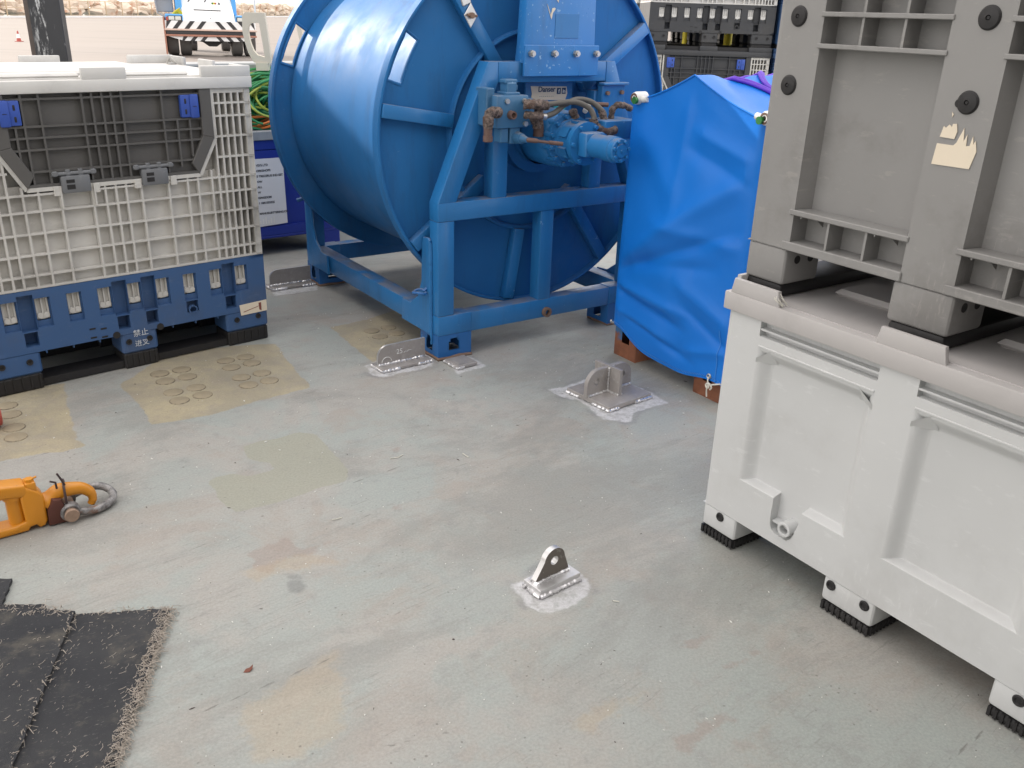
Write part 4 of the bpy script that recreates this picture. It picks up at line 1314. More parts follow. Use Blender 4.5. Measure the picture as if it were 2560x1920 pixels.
# drum
AX, AZ = .537, .885
DR = bpy.data.objects.new('drum', None)
def ring_pts(r_, y, n=96):
    return [(AX + r_ * math.cos(2 * math.pi * i / n), y, AZ + r_ * math.sin(2 * math.pi * i / n)) for i in range(n)]
m = MB()
m.lathe([(.165, .632), (.172, .636), (1.225, .636), (1.232, .632)], (AX, 0, AZ), (0, 1, 0), 128)
drum = m.build('drum', M['drum'], RL, 25)
def flange(y, out_dir, slots, ypl):
    """disc with slots near its rim plus a rolled lip"""
    n = 180
    th0 = [R(k * 2) for k in range(n)]
    radii = [.0, .20, .40, .52, .645, .700, .722]
    m = MB()
    for side, yy in ((0, ypl), (1, ypl + .008)):
        grid = [[m.bm.verts.new((AX + r_ * math.cos(a), yy, AZ + r_ * math.sin(a))) for a in th0] for r_ in radii[1:]]
        for i in range(len(radii) - 2):
            for k in range(n):
                kk = (k + 1) % n
                if i == 3 and any(a0 <= k * 2 < a1 for a0, a1 in slots):
                    continue
                m.bm.faces.new([grid[i][k], grid[i][kk], grid[i + 1][kk], grid[i + 1][k]])
        m.bm.faces.new(grid[0])
    # slot edges
    for a0, a1 in slots:
        for r_ in (.645, .700):
            for k in range(a0, a1, 2):
                A = [(AX + r_ * math.cos(R(q)), AZ + r_ * math.sin(R(q))) for q in (k, k + 2)]
                m._poly([(A[0][0], ypl, A[0][1]), (A[1][0], ypl, A[1][1]), (A[1][0], ypl + .008, A[1][1]), (A[0][0], ypl + .008, A[0][1])])
        for q in (a0, a1):
            c, s_ = math.cos(R(q)), math.sin(R(q))
            m._poly([(AX + .645 * c, ypl, AZ + .645 * s_), (AX + .70 * c, ypl, AZ + .70 * s_), (AX + .70 * c, ypl + .008, AZ + .70 * s_), (AX + .645 * c, ypl + .008, AZ + .645 * s_)])
        # rolled bead round the slot
        pts = [(AX + .642 * math.cos(R(q)), y, AZ + .642 * math.sin(R(q))) for q in range(a0, a1 + 1, 2)] + [(AX + .703 * math.cos(R(q)), y, AZ + .703 * math.sin(R(q))) for q in range(a1, a0 - 1, -2)]
        m.tube(pts + pts[:1], .007, 7, caps=False)
    # lip
    m.lathe([(0, .719), (out_dir * .034, .719), (out_dir * .036, .724), (out_dir * .034, .730), (-out_dir * .010, .730), (-out_dir * .012, .719)], (AX, ypl + .004, AZ), (0, 1, 0), 160)
    bmesh.ops.recalc_face_normals(m.bm, faces=m.bm.faces)
    return m.build('flange', M['drum'], drum, 30)
slots = [(146, 162), (26, 42), (266, 282)]
fl1 = flange(.154, -1, slots[:1], .150)
fl2 = flange(1.236, 1, slots, 1.236)
for y, s_, f in ((.150, -1, fl1), (1.244, 1, fl2)):
    MB().lathe([(0, .412), (s_ * .022, .410), (s_ * .026, .402), (s_ * .020, .394), (0, .390)], (AX, y, AZ), (0, 1, 0), 80).build('hub_ring', M['drum'], f)
    for k in range(8):
        a = R(36 + 45 * k)
        u = Vector((math.cos(a), 0, math.sin(a)))
        c0 = Vector((AX, y + s_ * .020, AZ))
        MB().beam(c0 + u * (.405 if k % 2 else .300), c0 + u * .717, .052, .040, (0, 1, 0), .004).build('spoke', M['reel'], f)
# hub recess disc and shaft bearing
MB().lathe([(0, .16), (-.05, .16), (-.05, .12), (-.09, .12)], (AX, .150, AZ), (0, 1, 0), 40).build('hub', M['drum'], drum)
# diamond lug near the top of the flange
lug = MB().prism([(0, .045), (.030, 0), (0, -.045), (-.030, 0)], 'y', -.006, .0, .002).build('lug', M['edge'], drum)
lug.location = (.205, .108, 1.335)
MB().cyl((0, -.02, 0), (0, -.006, 0), .011, n=8).cyl((-.022, -.014, .002), (.022, -.014, -.002), .005, n=6).build('bolt', M['rustbolt'], lug)
lp = MB().box(-.02, .02, -.004, .02, 0.04, .16, .003).build('strap', M['edge'], lug)
lp.rotation_euler = (0, R(-22), 0)

# spooling arm and its bolted plate
arm = MB()
arm.prism([(.372, 1.17), (.738, 1.17), (.7285, 1.236), (.700, 1.95), (.412, 1.95), (.379, 1.236)], 'y', -.010, .045, .004, 2)
arm = arm.build('arm', M['arm'], RL)
apl = MB().box(.372, .740, -.026, -.0105, 1.121, 1.237, .0025).build('clamp_plate', M['arm'], arm)
bolt = MB().cyl((0, -.014, 0), (0, 0, 0), .0135, n=6).cyl((0, -.022, 0), (0, -.0, 0), .0085, n=12).build('bolt', M['bolt'], arm)
bolt.location = (.400, -.026, 1.206)
for x in (.510, .619, .722): copy_part(bolt, arm, (x, -.026, 1.206), (0, rnd.uniform(0, 1), 0))
MB().prism([(.510, 1.50), (.530, 1.475), (.537, 1.44), (.520, 1.405), (.534, 1.39), (.531, 1.41), (.545, 1.432), (.548, 1.45), (.541, 1.487), (.520, 1.515)], 'y', -.0125, -.0102).prism([(.478, 1.385), (.492, 1.352), (.502, 1.33), (.507, 1.352), (.520, 1.368), (.516, 1.372), (.505, 1.37), (.498, 1.345), (.484, 1.375)], 'y', -.0125, -.0102).build('paint_scab', M['cream'], arm)
MB().box(.522, .640, -.0122, -.0102, 1.262, 1.352, .001).build('old_plate', M['reel'], arm)

# stickers on the flange behind the motor
stk = MB().prism([(.485, 1.076), (.668, 1.072), (.674, 1.045), (.664, 1.018), (.487, 1.022), (.492, 1.045)], 'y', .085, .0865).build('sticker', M['cream'], RL)
text('lettering', 'Danser', .030, M['inkblue'], stk, (.566, .0845, 1.062), (R(90), 0, 0), bold=.0006)
text('lettering', '- - - - - - - -', .016, M['inkblue'], stk, (.566, .0845, 1.036), (R(90), 0, 0))
for x, ch in ((.628, 'f'), (.654, 'in')):
    q = MB().box(x - .010, x + .010, .0835, .0845, 1.043, 1.067).build('icon', M['inkblue'], stk)
    text('lettering', ch, .020, M['whiteplastic'], q, (x, .0828, 1.054), (R(90), 0, 0), bold=.0006)
MB().box(.46, .70, .0868, .095, .97, 1.09).build('sticker_plate', M['reel'], RL)
MB().box(.53, .668, .0855, .0866, .978, 1.006).build('sticker', M['teal'], RL)

# hydraulic motor and gearbox
mo = MB()
prof = [(.12, .112), (-.03, .114), (-.06, .112), (-.085, .104), (-.092, .100), (-.098, .103), (-.118, .103), (-.120, .084), (-.130, .084), (-.132, .076), (-.145, .074), (-.205, .071), (-.207, .083), (-.232, .083), (-.234, .050), (-.234, 0)]
mo.lathe(prof, (AX, 0, AZ), (0, 1, 0), 56)
gear = mo.build('gearbox', M['reel'], RL, 30)
m = MB()
for k in range(12):
    a = R(15 + 30 * k)
    c = Vector((AX + .094 * math.cos(a), 0, AZ + .094 * math.sin(a)))
    m.cyl(c + Vector((0, -.134, 0)), c + Vector((0, -.10, 0)), .0080, n=8)
    m.cyl(c + Vector((0, -.120, 0)), c + Vector((0, -.075, 0)), .0140, n=10)
for k in range(6):
    a = R(30 * 2 * k)
    c = Vector((AX + .071 * math.cos(a), 0, AZ + .071 * math.sin(a)))
    m.cyl(c + Vector((0, -.246, 0)), c + Vector((0, -.2, 0)), .0080, n=8)
    u = Vector((math.cos(a + .5), 0, math.sin(a + .5)))
    m.beam(Vector((AX, -.170, AZ)) + u * .062, Vector((AX, -.170, AZ)) + u * .080, .040, .045, (0, 1, 0))
m.build('flange_bolt', M['reel'], gear)
mo = MB()
mo.box(AX - .048, AX + .048, -.288, -.232, AZ - .044, AZ + .048, .010, 2)
mo.lathe([(-.28, .045), (-.36, .045), (-.362, .049), (-.405, .049), (-.408, .045), (-.43, .045), (-.434, .041), (-.434, .026), (-.440, .025), (-.440, 0)], (AX, 0, AZ), (0, 1, 0), 40)
for k in range(7):
    a = R(10 + 51.4 * k)
    c = Vector((AX + .035 * math.cos(a), 0, AZ + .035 * math.sin(a)))
    mo.cyl(c + Vector((0, -.444, 0)), c + Vector((0, -.43, 0)), .0062, n=8)
mo.cyl((AX, -.446, AZ), (AX, -.43, AZ), .006, n=6)
mo.build('motor', M['reel'], RL, 30)
m = MB()
m.box(.616, .790, -.245, -.11, .895, .968, .005, 2)
m.prism([(.60, .90), (.62, .968), (.62, .86), (.58, .87)], 'y', -.24, -.14)
m.build('manifold', M['reel'], RL)
MB().box(.775, .900, -.022, .012, .82, 1.085, .004).box(.768, .906, -.04, .0, 1.083, 1.094, .003).build('side_bracket', M['reel'], RL)
m = MB()
for x, z in ((.800, 1.052), (.877, 1.054)): m.cyl((x, -.034, z), (x, -.022, z), .009, n=6)
m.build('bolt', M['rustbolt'], RL)

# valve block
vb = MB().box(.200, .345, -.100, .005, .940, 1.060, .006, 2).box(.178, .215, -.06, .02, .945, 1.085, .004).box(.345, .385, -.085, -.02, .945, 1.045, .005)
vb.box(.262, .305, -.075, -.02, 1.058, 1.105, .004).box(.255, .312, -.07, -.025, 1.10, 1.116, .004).box(.252, .318, -.08, -.015, 1.058, 1.070, .003).box(.305, .32, -.06, -.03, 1.075, 1.095, .003)
vb.box(.225, .262, -.090, -.04, .885, .942, .004).box(.268, .315, -.092, -.04, .880, .942, .004)
vb.cyl((.302, -.125, .903), (.302, -.09, .903), .020, .024, n=20).cyl((.306, -.155, .901), (.303, -.12, .903), .010, .018, n=16)
vb = vb.build('valve_block', M['valve'], RL)
m = MB()
for x, z in ((.242, 1.040), (.322, 1.040), (.330, .955)): m.cyl((x, -.110, z), (x, -.098, z), .0095, n=10)
m.build('bolt', M['bolt'], vb)
MB().lathe([(-.112, .009), (-.122, .010), (-.122, .015), (-.100, .017)], (.262, 0, .990), (0, 1, 0), 16).lathe([(-.112, .009), (-.105, 0)], (.262, 0, .990), (0, 1, 0), 16).build('port', M['copper'], vb)
MB().tube([(.306, -.15, .902), (.330, -.175, .900), (.338, -.18, .899)], [.009, .009, .007], 10).tube([(.334, -.178, .899), (.384, -.20, .893)], .0055, 8).tube([(.378, -.198, .894), (.430, -.215, .888)], .0078, 10).build('lever', M['copper'], vb)
def wrapped(pts, r_, name='fitting'):
    P = [Vector(p) for p in pts]
    out = []
    for a, b in zip(P, P[1:]):
        n = max(2, int((b - a).length / .006))
        out += [a.lerp(b, i / n) for i in range(n)]
    out.append(P[-1])
    return MB().tube([p + Vector((rnd.uniform(-1, 1), rnd.uniform(-1, 1), rnd.uniform(-1, 1))) * r_ * .05 for p in out], r_, 14, jit=.13).build(name, M['wrap'], vb, 60)
wrapped([(.205, -.10, 1.000), (.165, -.115, 1.004), (.150, -.12, 1.0), (.147, -.12, .985), (.147, -.12, .945)], .0195)
MB().cyl((.147, -.12, .950), (.147, -.12, .898), .0165, n=18).cyl((.147, -.12, .92), (.147, -.12, .900), .0185, n=18).build('coupling', M['copper'], vb)
wrapped([(.300, -.13, 1.030), (.330, -.150, 1.032), (.395, -.150, 1.026)], .0185)
wrapped([(.305, -.13, .992), (.330, -.15, .990), (.372, -.15, .985)], .0155)
MB().cyl((.368, -.15, .986), (.390, -.15, .984), .0135, n=14).build('ferrule', M['bolt'], vb)
wrapped([(.415, -.07, 1.01), (.418, -.07, .965), (.418, -.07, .935)], .018)
wrapped([(.375, -.085, .975), (.390, -.09, .955), (.395, -.09, .935)], .016)
MB().cyl((.418, -.07, .94), (.418, -.07, .900), .021, n=18).build('coupling', M['copper'], vb)
def curve(pts, n=8):
    P = [Vector(p) for p in pts]
    P = [P[0] * 2 - P[1]] + P + [P[-1] * 2 - P[-2]]
    out = []
    for i in range(1, len(P) - 2):
        for k in range(n):
            t = k / n
            a, b, c, d = P[i - 1], P[i], P[i + 1], P[i + 2]
            out.append(.5 * ((2 * b) + (c - a) * t + (2 * a - 5 * b + 4 * c - d) * t * t + (3 * b - a - 3 * c + d) * t ** 3))
    out.append(P[-2])
    return out
h1 = MB().tube(curve([(.385, -.150, 1.027), (.450, -.155, 1.034), (.520, -.17, 1.036), (.570, -.19, 1.015), (.585, -.205, .985), (.58, -.21, .965)]), .0108, 12).build('hose', M['hose'], RL)
h2 = MB().tube(curve([(.388, -.150, .984), (.440, -.145, .998), (.49, -.14, 1.025), (.560, -.13, 1.042), (.625, -.14, 1.03), (.660, -.17, .995), (.662, -.18, .972)]), .0108, 12).build('hose', M['hose'], RL)
wrapped([(.580, -.21, .975), (.583, -.215, .950), (.605, -.225, .935), (.640, -.24, .928), (.672, -.24, .936)], .0175)
wrapped([(.655, -.165, 1.0), (.663, -.18, .965)], .0145)
wrapped([(.545, -.12, 1.0), (.56, -.12, .97)], .017)
MB().cyl((.60, -.13, .995), (.634, -.11, 1.022), .0105, n=12).build('ferrule', M['whiteplastic'], RL)
wrapped([(.705, -.17, .968), (.708, -.17, 1.005), (.725, -.18, 1.022), (.76, -.19, 1.018), (.785, -.20, 1.004)], .0125)
MB().tube([(.66, -.12, 1.02), (.71, -.14, 1.018)], .009, 8).build('pipe', M['copper'], RL)

# ------------------------------------------------------------------ tarpaulin covered machine
TP = (.515, 3.482)
TPR = -55.5
cf = thing('covered_frame', 'blue steel skid with rusty feet under the tarpaulin', 'skid', (*TP, 0), TPR)
m = MB()
for x0 in (-.13, .43):
    m.box(x0, x0 + .07, .02, 1.25, .20, .27, .004)
for y0 in (.02, 1.18): m.box(-.06, .43, y0, y0 + .07, .20, .27, .004)
for x0 in (-.12, .43):
    for y0 in (.03, 1.18): m.box(x0, x0 + .06, y0, y0 + .06, .27, .98, .004)
m.build('beam', M['reel'], cf)
for x0 in (-.137, .345):
    for y0 in (0, 1.12):
        m = MB()
        sl = [(.045, .092, .065, .125, None), (.052, .085, .125, .138, None)]
        m.relief(sl, 0, .137, 0, .2, (0, 0, 0))
        m.relief([], 0, .137, 0, .2, (0, .09, 0))
        m.relief([], 0, .12, 0, .2, (0, 0, 0), (0, 1, 0), (0, 0, 1), (1, 0, 0))
        m.relief([], 0, .12, 0, .2, (.137, 0, 0), (0, 1, 0), (0, 0, 1), (-1, 0, 0))
        f = m.build('foot', M['rustfoot'], cf)
        f.location = (x0, y0, 0)
for x, z, s_ in ((-.098, 1.062, 1), (.548, 1.055, -1)):
    e = MB().lathe([(-.035, .008), (-.035, .020), (-.024, .024), (.02, .024)], (x, 0, z), (0, 1, 0), 22).lathe([(-.035, .015), (-.022, .014), (-.022, 0)], (x, 0, z), (0, 1, 0), 22).build('pipe_end', M['whiteplastic'], cf)
    MB().lathe([(-.0362, .019), (-.0368, .013), (-.03, .008)], (x, 0, z), (0, 1, 0), 22).build('core', M['brown'], e)
    MB().cyl((x + .013 * s_, -.046, z - .007), (x + .013 * s_, -.034, z - .007), .013, n=18).build('cap', M['green'], e)
    MB().cyl((x + .02 * s_, -.008, z - .004), (x + .055 * s_, -.012, z + .002), .012, n=14).build('stub', M['whiteplastic'], e)

def make_tarp():
    bm = bmesh.new()
    X0, X1, XM, YB = -.142, .535, .190, 1.28
    EZ, RZ = 1.045, 1.166
    def top(x):
        k = (x - X0) / (XM - X0) if x < XM else (X1 - x) / (X1 - XM)
        k = max(0, min(1, k))
        return EZ + (RZ - EZ) * (k - .10 * math.sin(math.pi * k))
    def hem(x):
        u = (x - X0) / (X1 - X0)
        return .140 - .085 * math.sin(min(1, u * 1.9) * math.pi / 2) ** 1.3 + .035 * max(0, u - .45) / .55 + .006 * math.sin(u * 17)
    def g(d, s_): return math.exp(-(d / s_) ** 2)
    def fold(x, z):
        """front sheet bulge (towards -y)"""
        u = (x - X0) / (X1 - X0)
        k = 0
        # main belly and diagonal creases rising to the right
        k += .042 * g(u - .42, .30) * g(z - .52, .22)
        k += .018 * g(u - .62, .22) * g(z - .78, .20)
        def ridge(x0, z0, x1, z1, wd, amp):
            dx, dz = x1 - x0, z1 - z0
            L = math.hypot(dx, dz)
            t = ((u - x0) * dx + (z - z0) * dz) / (L * L)
            d = ((u - x0) * -dz + (z - z0) * dx) / L
            e = min(1, max(0, min(t / .22 + .3, (1.2 - t) / .35)))
            return .85 * amp * math.exp(-(math.sqrt(d * d + (wd * .8) ** 2) - wd * .8) / (wd * .5)) * e
        k += ridge(.02, .42, .98, .86, .050, .022) - ridge(.0, .37, .80, .62, .030, .020)
        k += ridge(.02, .33, .60, .30, .030, .020) - ridge(.0, .30, .55, .24, .022, .016)
        k += ridge(.30, .62, .95, .60, .035, .014) - ridge(.20, .44, .75, .50, .030, .014)
        k += ridge(.0, .22, .5, .17, .028, .014) - ridge(.1, .20, .65, .125, .018, .012)
        k += ridge(.55, .42, 1.0, .30, .040, .016) - ridge(.60, .33, 1.0, .21, .025, .012)
        k += ridge(.65, .16, 1.0, .22, .022, .010)
        k += ridge(.05, .98, .45, .74, .07, .012)
        k += ridge(.55, .98, .98, .90, .03, .012) - ridge(.5, .92, .98, .82, .03, .012)
        k += ridge(.48, 1.10, .46, .70, .05, .008)
        k += .0015 * math.sin(21 * u + 9 * z) * math.sin(13 * z + 3)
        edge = min(1, u / .07, (1 - u) / .07)
        topf = min(1, max(0, (top(x) - z) / .06))
        return k * max(0, edge) * topf
    NX, NZ = 130, 160
    grid = []
    for i in range(NX + 1):
        x = X0 + (X1 - X0) * i / NX
        col = []
        for j in range(NZ + 1):
            t = j / NZ
            z = hem(x) + (top(x) - hem(x)) * t
            y = -.010 - .012 * (1 - t) - fold(x, z)
            u = i / NX
            rx = .012 * (1 - min(1, u / .04)) - .012 * (1 - min(1, (1 - u) / .04))
            y += .012 * ((1 - min(1, u / .04)) ** 2 + (1 - min(1, (1 - u) / .04)) ** 2)
            xx = x + .010 * math.sin(9 * z + 1) * (1 if u > .5 else .5) * abs(u - .5) * (1 - t)
            col.append(bm.verts.new((xx, y, z)))
        grid.append(col)
    for i in range(NX):
        for j in range(NZ):
            bm.faces.new([grid[i][j], grid[i + 1][j], grid[i + 1][j + 1], grid[i][j + 1]])
    # roof
    NY = 70
    prev = [c[-1] for c in grid]
    first = prev
    for j in range(1, NY + 1):
        y = -.010 + (YB + .03) * j / NY
        row = []
        for i in range(NX + 1):
            x = X0 + (X1 - X0) * i / NX
            k = min(1, j / 6)
            u = i / NX
            sag = .011 * math.sin(y * 12 + 5 * u) * math.sin(u * math.pi) + .016 * math.sin(u * 2 * math.pi * 1.0 + .4) ** 2 * math.sin(y * 6.0 + 1.5) + .006 * math.sin(y * 31 + 11 * u)
            row.append(bm.verts.new((x, y, top(x) + k * (sag - .006))))
        for i in range(NX):
            bm.faces.new([prev[i], prev[i + 1], row[i + 1], row[i]])
        prev = row
    # back sheet and sides
    back = prev
    b2 = [bm.verts.new((v.co.x, v.co.y + .015, .12)) for v in back]
    for i in range(NX):
        bm.faces.new([back[i + 1], back[i], b2[i], b2[i + 1]])
    bm.verts.ensure_lookup_table()
    for side in (0, -1):
        fr = grid[side]
        NS = 40
        prevc = fr
        for s_ in range(1, NS + 1):
            y = -.010 + (YB + .03) * s_ / NS
            colv = []
            for j in range(0, NZ + 1, 1):
                z = fr[j].co.z
                sx = (-1 if side == 0 else 1) * (.010 * math.sin(y * 14 + z * 7) * math.sin(math.pi * j / NZ))
                colv.append(bm.verts.new((fr[j].co.x * (1 - j / NZ * 0) + sx, y, z)))
            for j in range(NZ):
                q = [prevc[j], prevc[j + 1], colv[j + 1], colv[j]]
                bm.faces.new(q if side == 0 else list(reversed(q)))
            prevc = colv
    bmesh.ops.recalc_face_normals(bm, faces=bm.faces)
    mb = MB()
    mb.bm.free()
    mb.bm = bm
    o = mb.build('tarpaulin', M['tarp'], None, 75)
    o.location = (*TP, 0)
    o.rotation_euler = (0, 0, R(TPR))
    tag(o, 'bright blue tarpaulin cover tied over a machine with a gable top', 'tarpaulin')
    # hem stitching, seams
    m = MB()
    zz = []
    for i in range(150):
        x = X0 + .01 + (X1 - X0 - .02) * i / 149
        z = hem(x) + .013 + (.0035 if i % 2 else -.0035)
        zz.append((x, -.0242 - fold(x, z), z))
    m.tube(zz, .0011, 4)
    m.tube([(.470, -.0242 - fold(.470, z), z) for z in np.arange(hem(.470), .30, .01)], .0010, 4)
    m.build('stitching', M['stitch'], o)
    m = MB()
    for a, b in ((XM, X1 - .004), (X0 + .004, XM)):
        m.tube([(x, -.0115, top(x) - .001) for x in np.linspace(a, b, 24)], .0035, 6)
    m.build('seam', M['tarp'], o)
    gx, gz_ = .440, hem(.440) + .016
    gr = MB().lathe([(-.004, .0055), (-.006, .008), (-.003, .011), (0, .011)], (gx, -.022, gz_), (0, 1, 0), 16).build('grommet', M['bolt'], o)
    rp = MB()
    rp.tube(curve([(gx, -.018, gz_), (gx + .006, -.034, gz_ - .012), (gx + .018, -.036, gz_ - .026), (gx + .036, -.030, gz_ - .020), (gx + .06, -.02, gz_ - .012), (gx + .09, .0, gz_ - .008)]), .0032, 7)
    rp.tube(curve([(gx + .010, -.038, gz_ - .018), (gx + .022, -.042, gz_ - .032), (gx + .012, -.04, gz_ - .040), (gx + .002, -.037, gz_ - .030), (gx + .016, -.038, gz_ - .020), (gx + .03, -.036, gz_ - .032), (gx + .022, -.034, gz_ - .045)]), .0034, 7)
    rp.tube(curve([(gx + .012, -.038, gz_ - .030), (gx + .008, -.036, gz_ - .050), (gx + .010, -.034, gz_ - .078)]), .0030, 7)
    rp.tube(curve([(-.148, -.02, .150), (-.155, -.012, .140), (-.150, .01, .132)]), .004, 7)
    rp.build('tie_cord', M['rope'], o)
    return o, top
tarp, tarp_top = make_tarp()
# purple webbing sling lying over the ridge
def on_roof(x, y, d=.010):
    u = (x + .142) / .677
    sag = .011 * math.sin(y * 12 + 5 * u) * math.sin(u * math.pi) + .016 * math.sin(u * 2 * math.pi + .4) ** 2 * math.sin(y * 6.0 + 1.5) + .006 * math.sin(y * 31 + 11 * u)
    return Vector((x, y, tarp_top(x) + sag - .006 + d))
m = MB()
def strap(pts, wd):
    P = curve([on_roof(*p) for p in pts], 8)
    P = [on_roof(p.x, p.y, .009) for p in P]
    for off in (-1, 0, 1):
        Q = []
        for i, p in enumerate(P):
            t = (P[min(i + 1, len(P) - 1)] - P[max(i - 1, 0)]).normalized()
            s_ = Vector((t.y, -t.x, 0)) * off * wd * .55
            q = p + s_
            Q.append(on_roof(q.x, q.y, .008 + .003 * (off == 0)))
        m.tube(Q, wd * .5, 8, jit=.06)
strap([(.10, .12), (.169, .173), (.228, .212), (.315, .227), (.42, .26)], .013)
strap([(.142, .33), (.180, .335), (.216, .307), (.281, .273), (.36, .285), (.45, .30)], .013)
strap([(.12, .20), (.144, .275), (.13, .353), (.135, .439), (.12, .60)], .018)
sl = m.build('sling', M['purple'], None, 60)
sl.location = (*TP, 0)
sl.rotation_euler = (0, 0, R(TPR))
tag(sl, 'purple webbing sling lying over the ridge of the tarpaulin', 'sling')

# ------------------------------------------------------------------ welded deck fittings
def bead(m, pts, r_=.0055, gap=()):
    P = [Vector(p) for p in pts]
    L = []
    for a, b in zip(P, P[1:]):
        n = max(2, int((b - a).length / .0045))
        L += [a.lerp(b, i / n) for i in range(n)]
    L.append(P[-1])
    N = len(L)
    runs, cur = [], []
    for i, p in enumerate(L):
        f = i / (N - 1)
        if any(a < f < b for a, b in gap):
            if len(cur) > 2: runs.append(cur)
            cur = []
        else:
            cur.append(p + Vector((rnd.uniform(-.0012, .0012), rnd.uniform(-.0012, .0012), rnd.uniform(-.001, .001))))
    if len(cur) > 2: runs.append(cur)
    for c in runs: m.tube(c, r_, 7, jit=.28)
# double padeye by the tarpaulin
pe = thing('padeye', 'large deck padeye with cross stiffener on a square plate by the tarpaulin', 'padeye', (.361, 2.967, 0), 40.4)
Sz = .229
MB().box(0, Sz, 0, Sz, .003, .021, .0015).build('base_plate', M['galv'], pe)
m = MB()
o = .0
for a, b, gp in (((0, 0, .006), (Sz, 0, .006), [(.22, .62)]), ((Sz, 0, .006), (Sz, Sz, .006), [(.3, .6)]), ((Sz, Sz, .006), (0, Sz, .006), [(.2, .5), (.7, .9)]), ((0, Sz, .006), (0, 0, .006), [(.30, .62)])):
    bead(m, [a, b], .0062, gp)
m.build('weld', M['weld'], pe)
def lug_plate(L, h, th, r_, holes, hr, shape='round'):
    """vertical plate in x-z with rounded top corners and round holes, centred on y=0"""
    out = [(0, 0), (L, 0)]
    n = 10
    if shape == 'round':
        out += [(L - r_ + r_ * math.cos(R(90 * k / n)), h - r_ + r_ * math.sin(R(90 * k / n))) for k in range(n + 1)]
        out += [(r_ + r_ * math.cos(R(90 + 90 * k / n)), h - r_ + r_ * math.sin(R(90 + 90 * k / n))) for k in range(n + 1)]
    elif shape == 'tear':
        c = (L * .56, h - r_)
        out += [(c[0] + r_ * math.cos(R(8 + (164) * k / 18)), c[1] + r_ * math.sin(R(8 + 164 * k / 18))) for k in range(19)]
        out = [(0, 0), (L, 0)] + [(L, .012)] + out[2:] + [(0, .008)]
    else:
        out += [(L, h)]
        out += [(r_ + r_ * math.cos(R(90 + 90 * k / n)), h - r_ + r_ * math.sin(R(90 + 90 * k / n))) for k in range(n + 1)]
    m = MB()
    me_pts = []
    for y in (-th / 2, th / 2):
        ov = [m.bm.verts.new((p[0], y, p[1])) for p in out]
        edges = [m.bm.edges.new((ov[i], ov[(i + 1) % len(ov)])) for i in range(len(ov))]
        hv = []
        for hx, hz in holes:
            c = [m.bm.verts.new((hx + hr * math.cos(2 * math.pi * k / 20), y, hz + hr * math.sin(2 * math.pi * k / 20))) for k in range(20)]
            edges += [m.bm.edges.new((c[i], c[(i + 1) % 20])) for i in range(20)]
            hv.append(c)
        bmesh.ops.triangle_fill(m.bm, use_beauty=True, use_dissolve=False, edges=edges)
        me_pts.append((ov, hv))
    (o0, h0), (o1, h1_) = me_pts
    for i in range(len(o0)):
        j = (i + 1) % len(o0)
        m.bm.faces.new([o0[i], o0[j], o1[j], o1[i]])
    for A, B in zip(h0, h1_):
        for i in range(20):
            j = (i + 1) % 20
            m.bm.faces.new([A[j], A[i], B[i], B[j]])
    bmesh.ops.recalc_face_normals(m.bm, faces=m.bm.faces)
    return m
lg = lug_plate(.238, .100, .018, .058, [(.050, .052), (.188, .052)], .0145).build('lug', M['galv'], pe, 30)
lg.location = (-.004, Sz / 2 + .010, .0205)
sf = MB().box(-.0075, .0075, -.068, .068, 0, .103, .001).build('stiffener', M['galv'], pe)
sf.location = (Sz / 2, Sz / 2 + .010, .0205)
m = MB()
yc = Sz / 2
for s_ in (-1, 1):
    bead(m, [(.0, yc + .010 + s_ * .011, .0235), (.103, yc + .010 + s_ * .011, .0235)], .0050)
    bead(m, [(.125, yc + .010 + s_ * .011, .0235), (.232, yc + .010 + s_ * .011, .0235)], .0050)
    bead(m, [(Sz / 2 + s_ * .010, yc - .058, .0235), (Sz / 2 + s_ * .010, yc, .0235)], .0048)
    bead(m, [(Sz / 2 + s_ * .0105, yc - .002, .026), (Sz / 2 + s_ * .0105, yc - .002, .120)], .0045)
m.build('weld', M['edge'], pe)
# small single padeye in the foreground
ps = thing('padeye', 'small teardrop padeye on a narrow plate in the middle of the bare deck', 'padeye', (.088, 1.827, 0), 39.7)
PL, PW = .137, .066
MB().box(0, PL, 0, PW, .005, .024, .0015).build('base_plate', M['edge'], ps)
m = MB()
bead(m, [(0, 0, .006), (PL, 0, .006)], .0062)
bead(m, [(PL, 0, .005), (PL, PW, .005), (0, PW, .005)], .0055)
bead(m, [(0, PW, .006), (0, 0, .006)], .0062, [(.15, .25)])
m.build('weld', M['weld'], ps)
lg = lug_plate(.110, .082, .016, .034, [(.061, .047)], .0125, 'tear').build('lug', M['lugdark'], ps, 30)
lg.data.materials.append(M['edge'])
for p in lg.data.polygons:
    if abs(p.normal.y) < .5: p.material_index = 1
lg.location = (.010, PW / 2 + .006, .0235)
m = MB()
bead(m, [(.006, PW / 2 - .005, .026), (.120, PW / 2 - .005, .026)], .0052)
bead(m, [(.006, PW / 2 + .017, .026), (.120, PW / 2 + .017, .026)], .0052)
m.build('weld', M['weld'], ps)
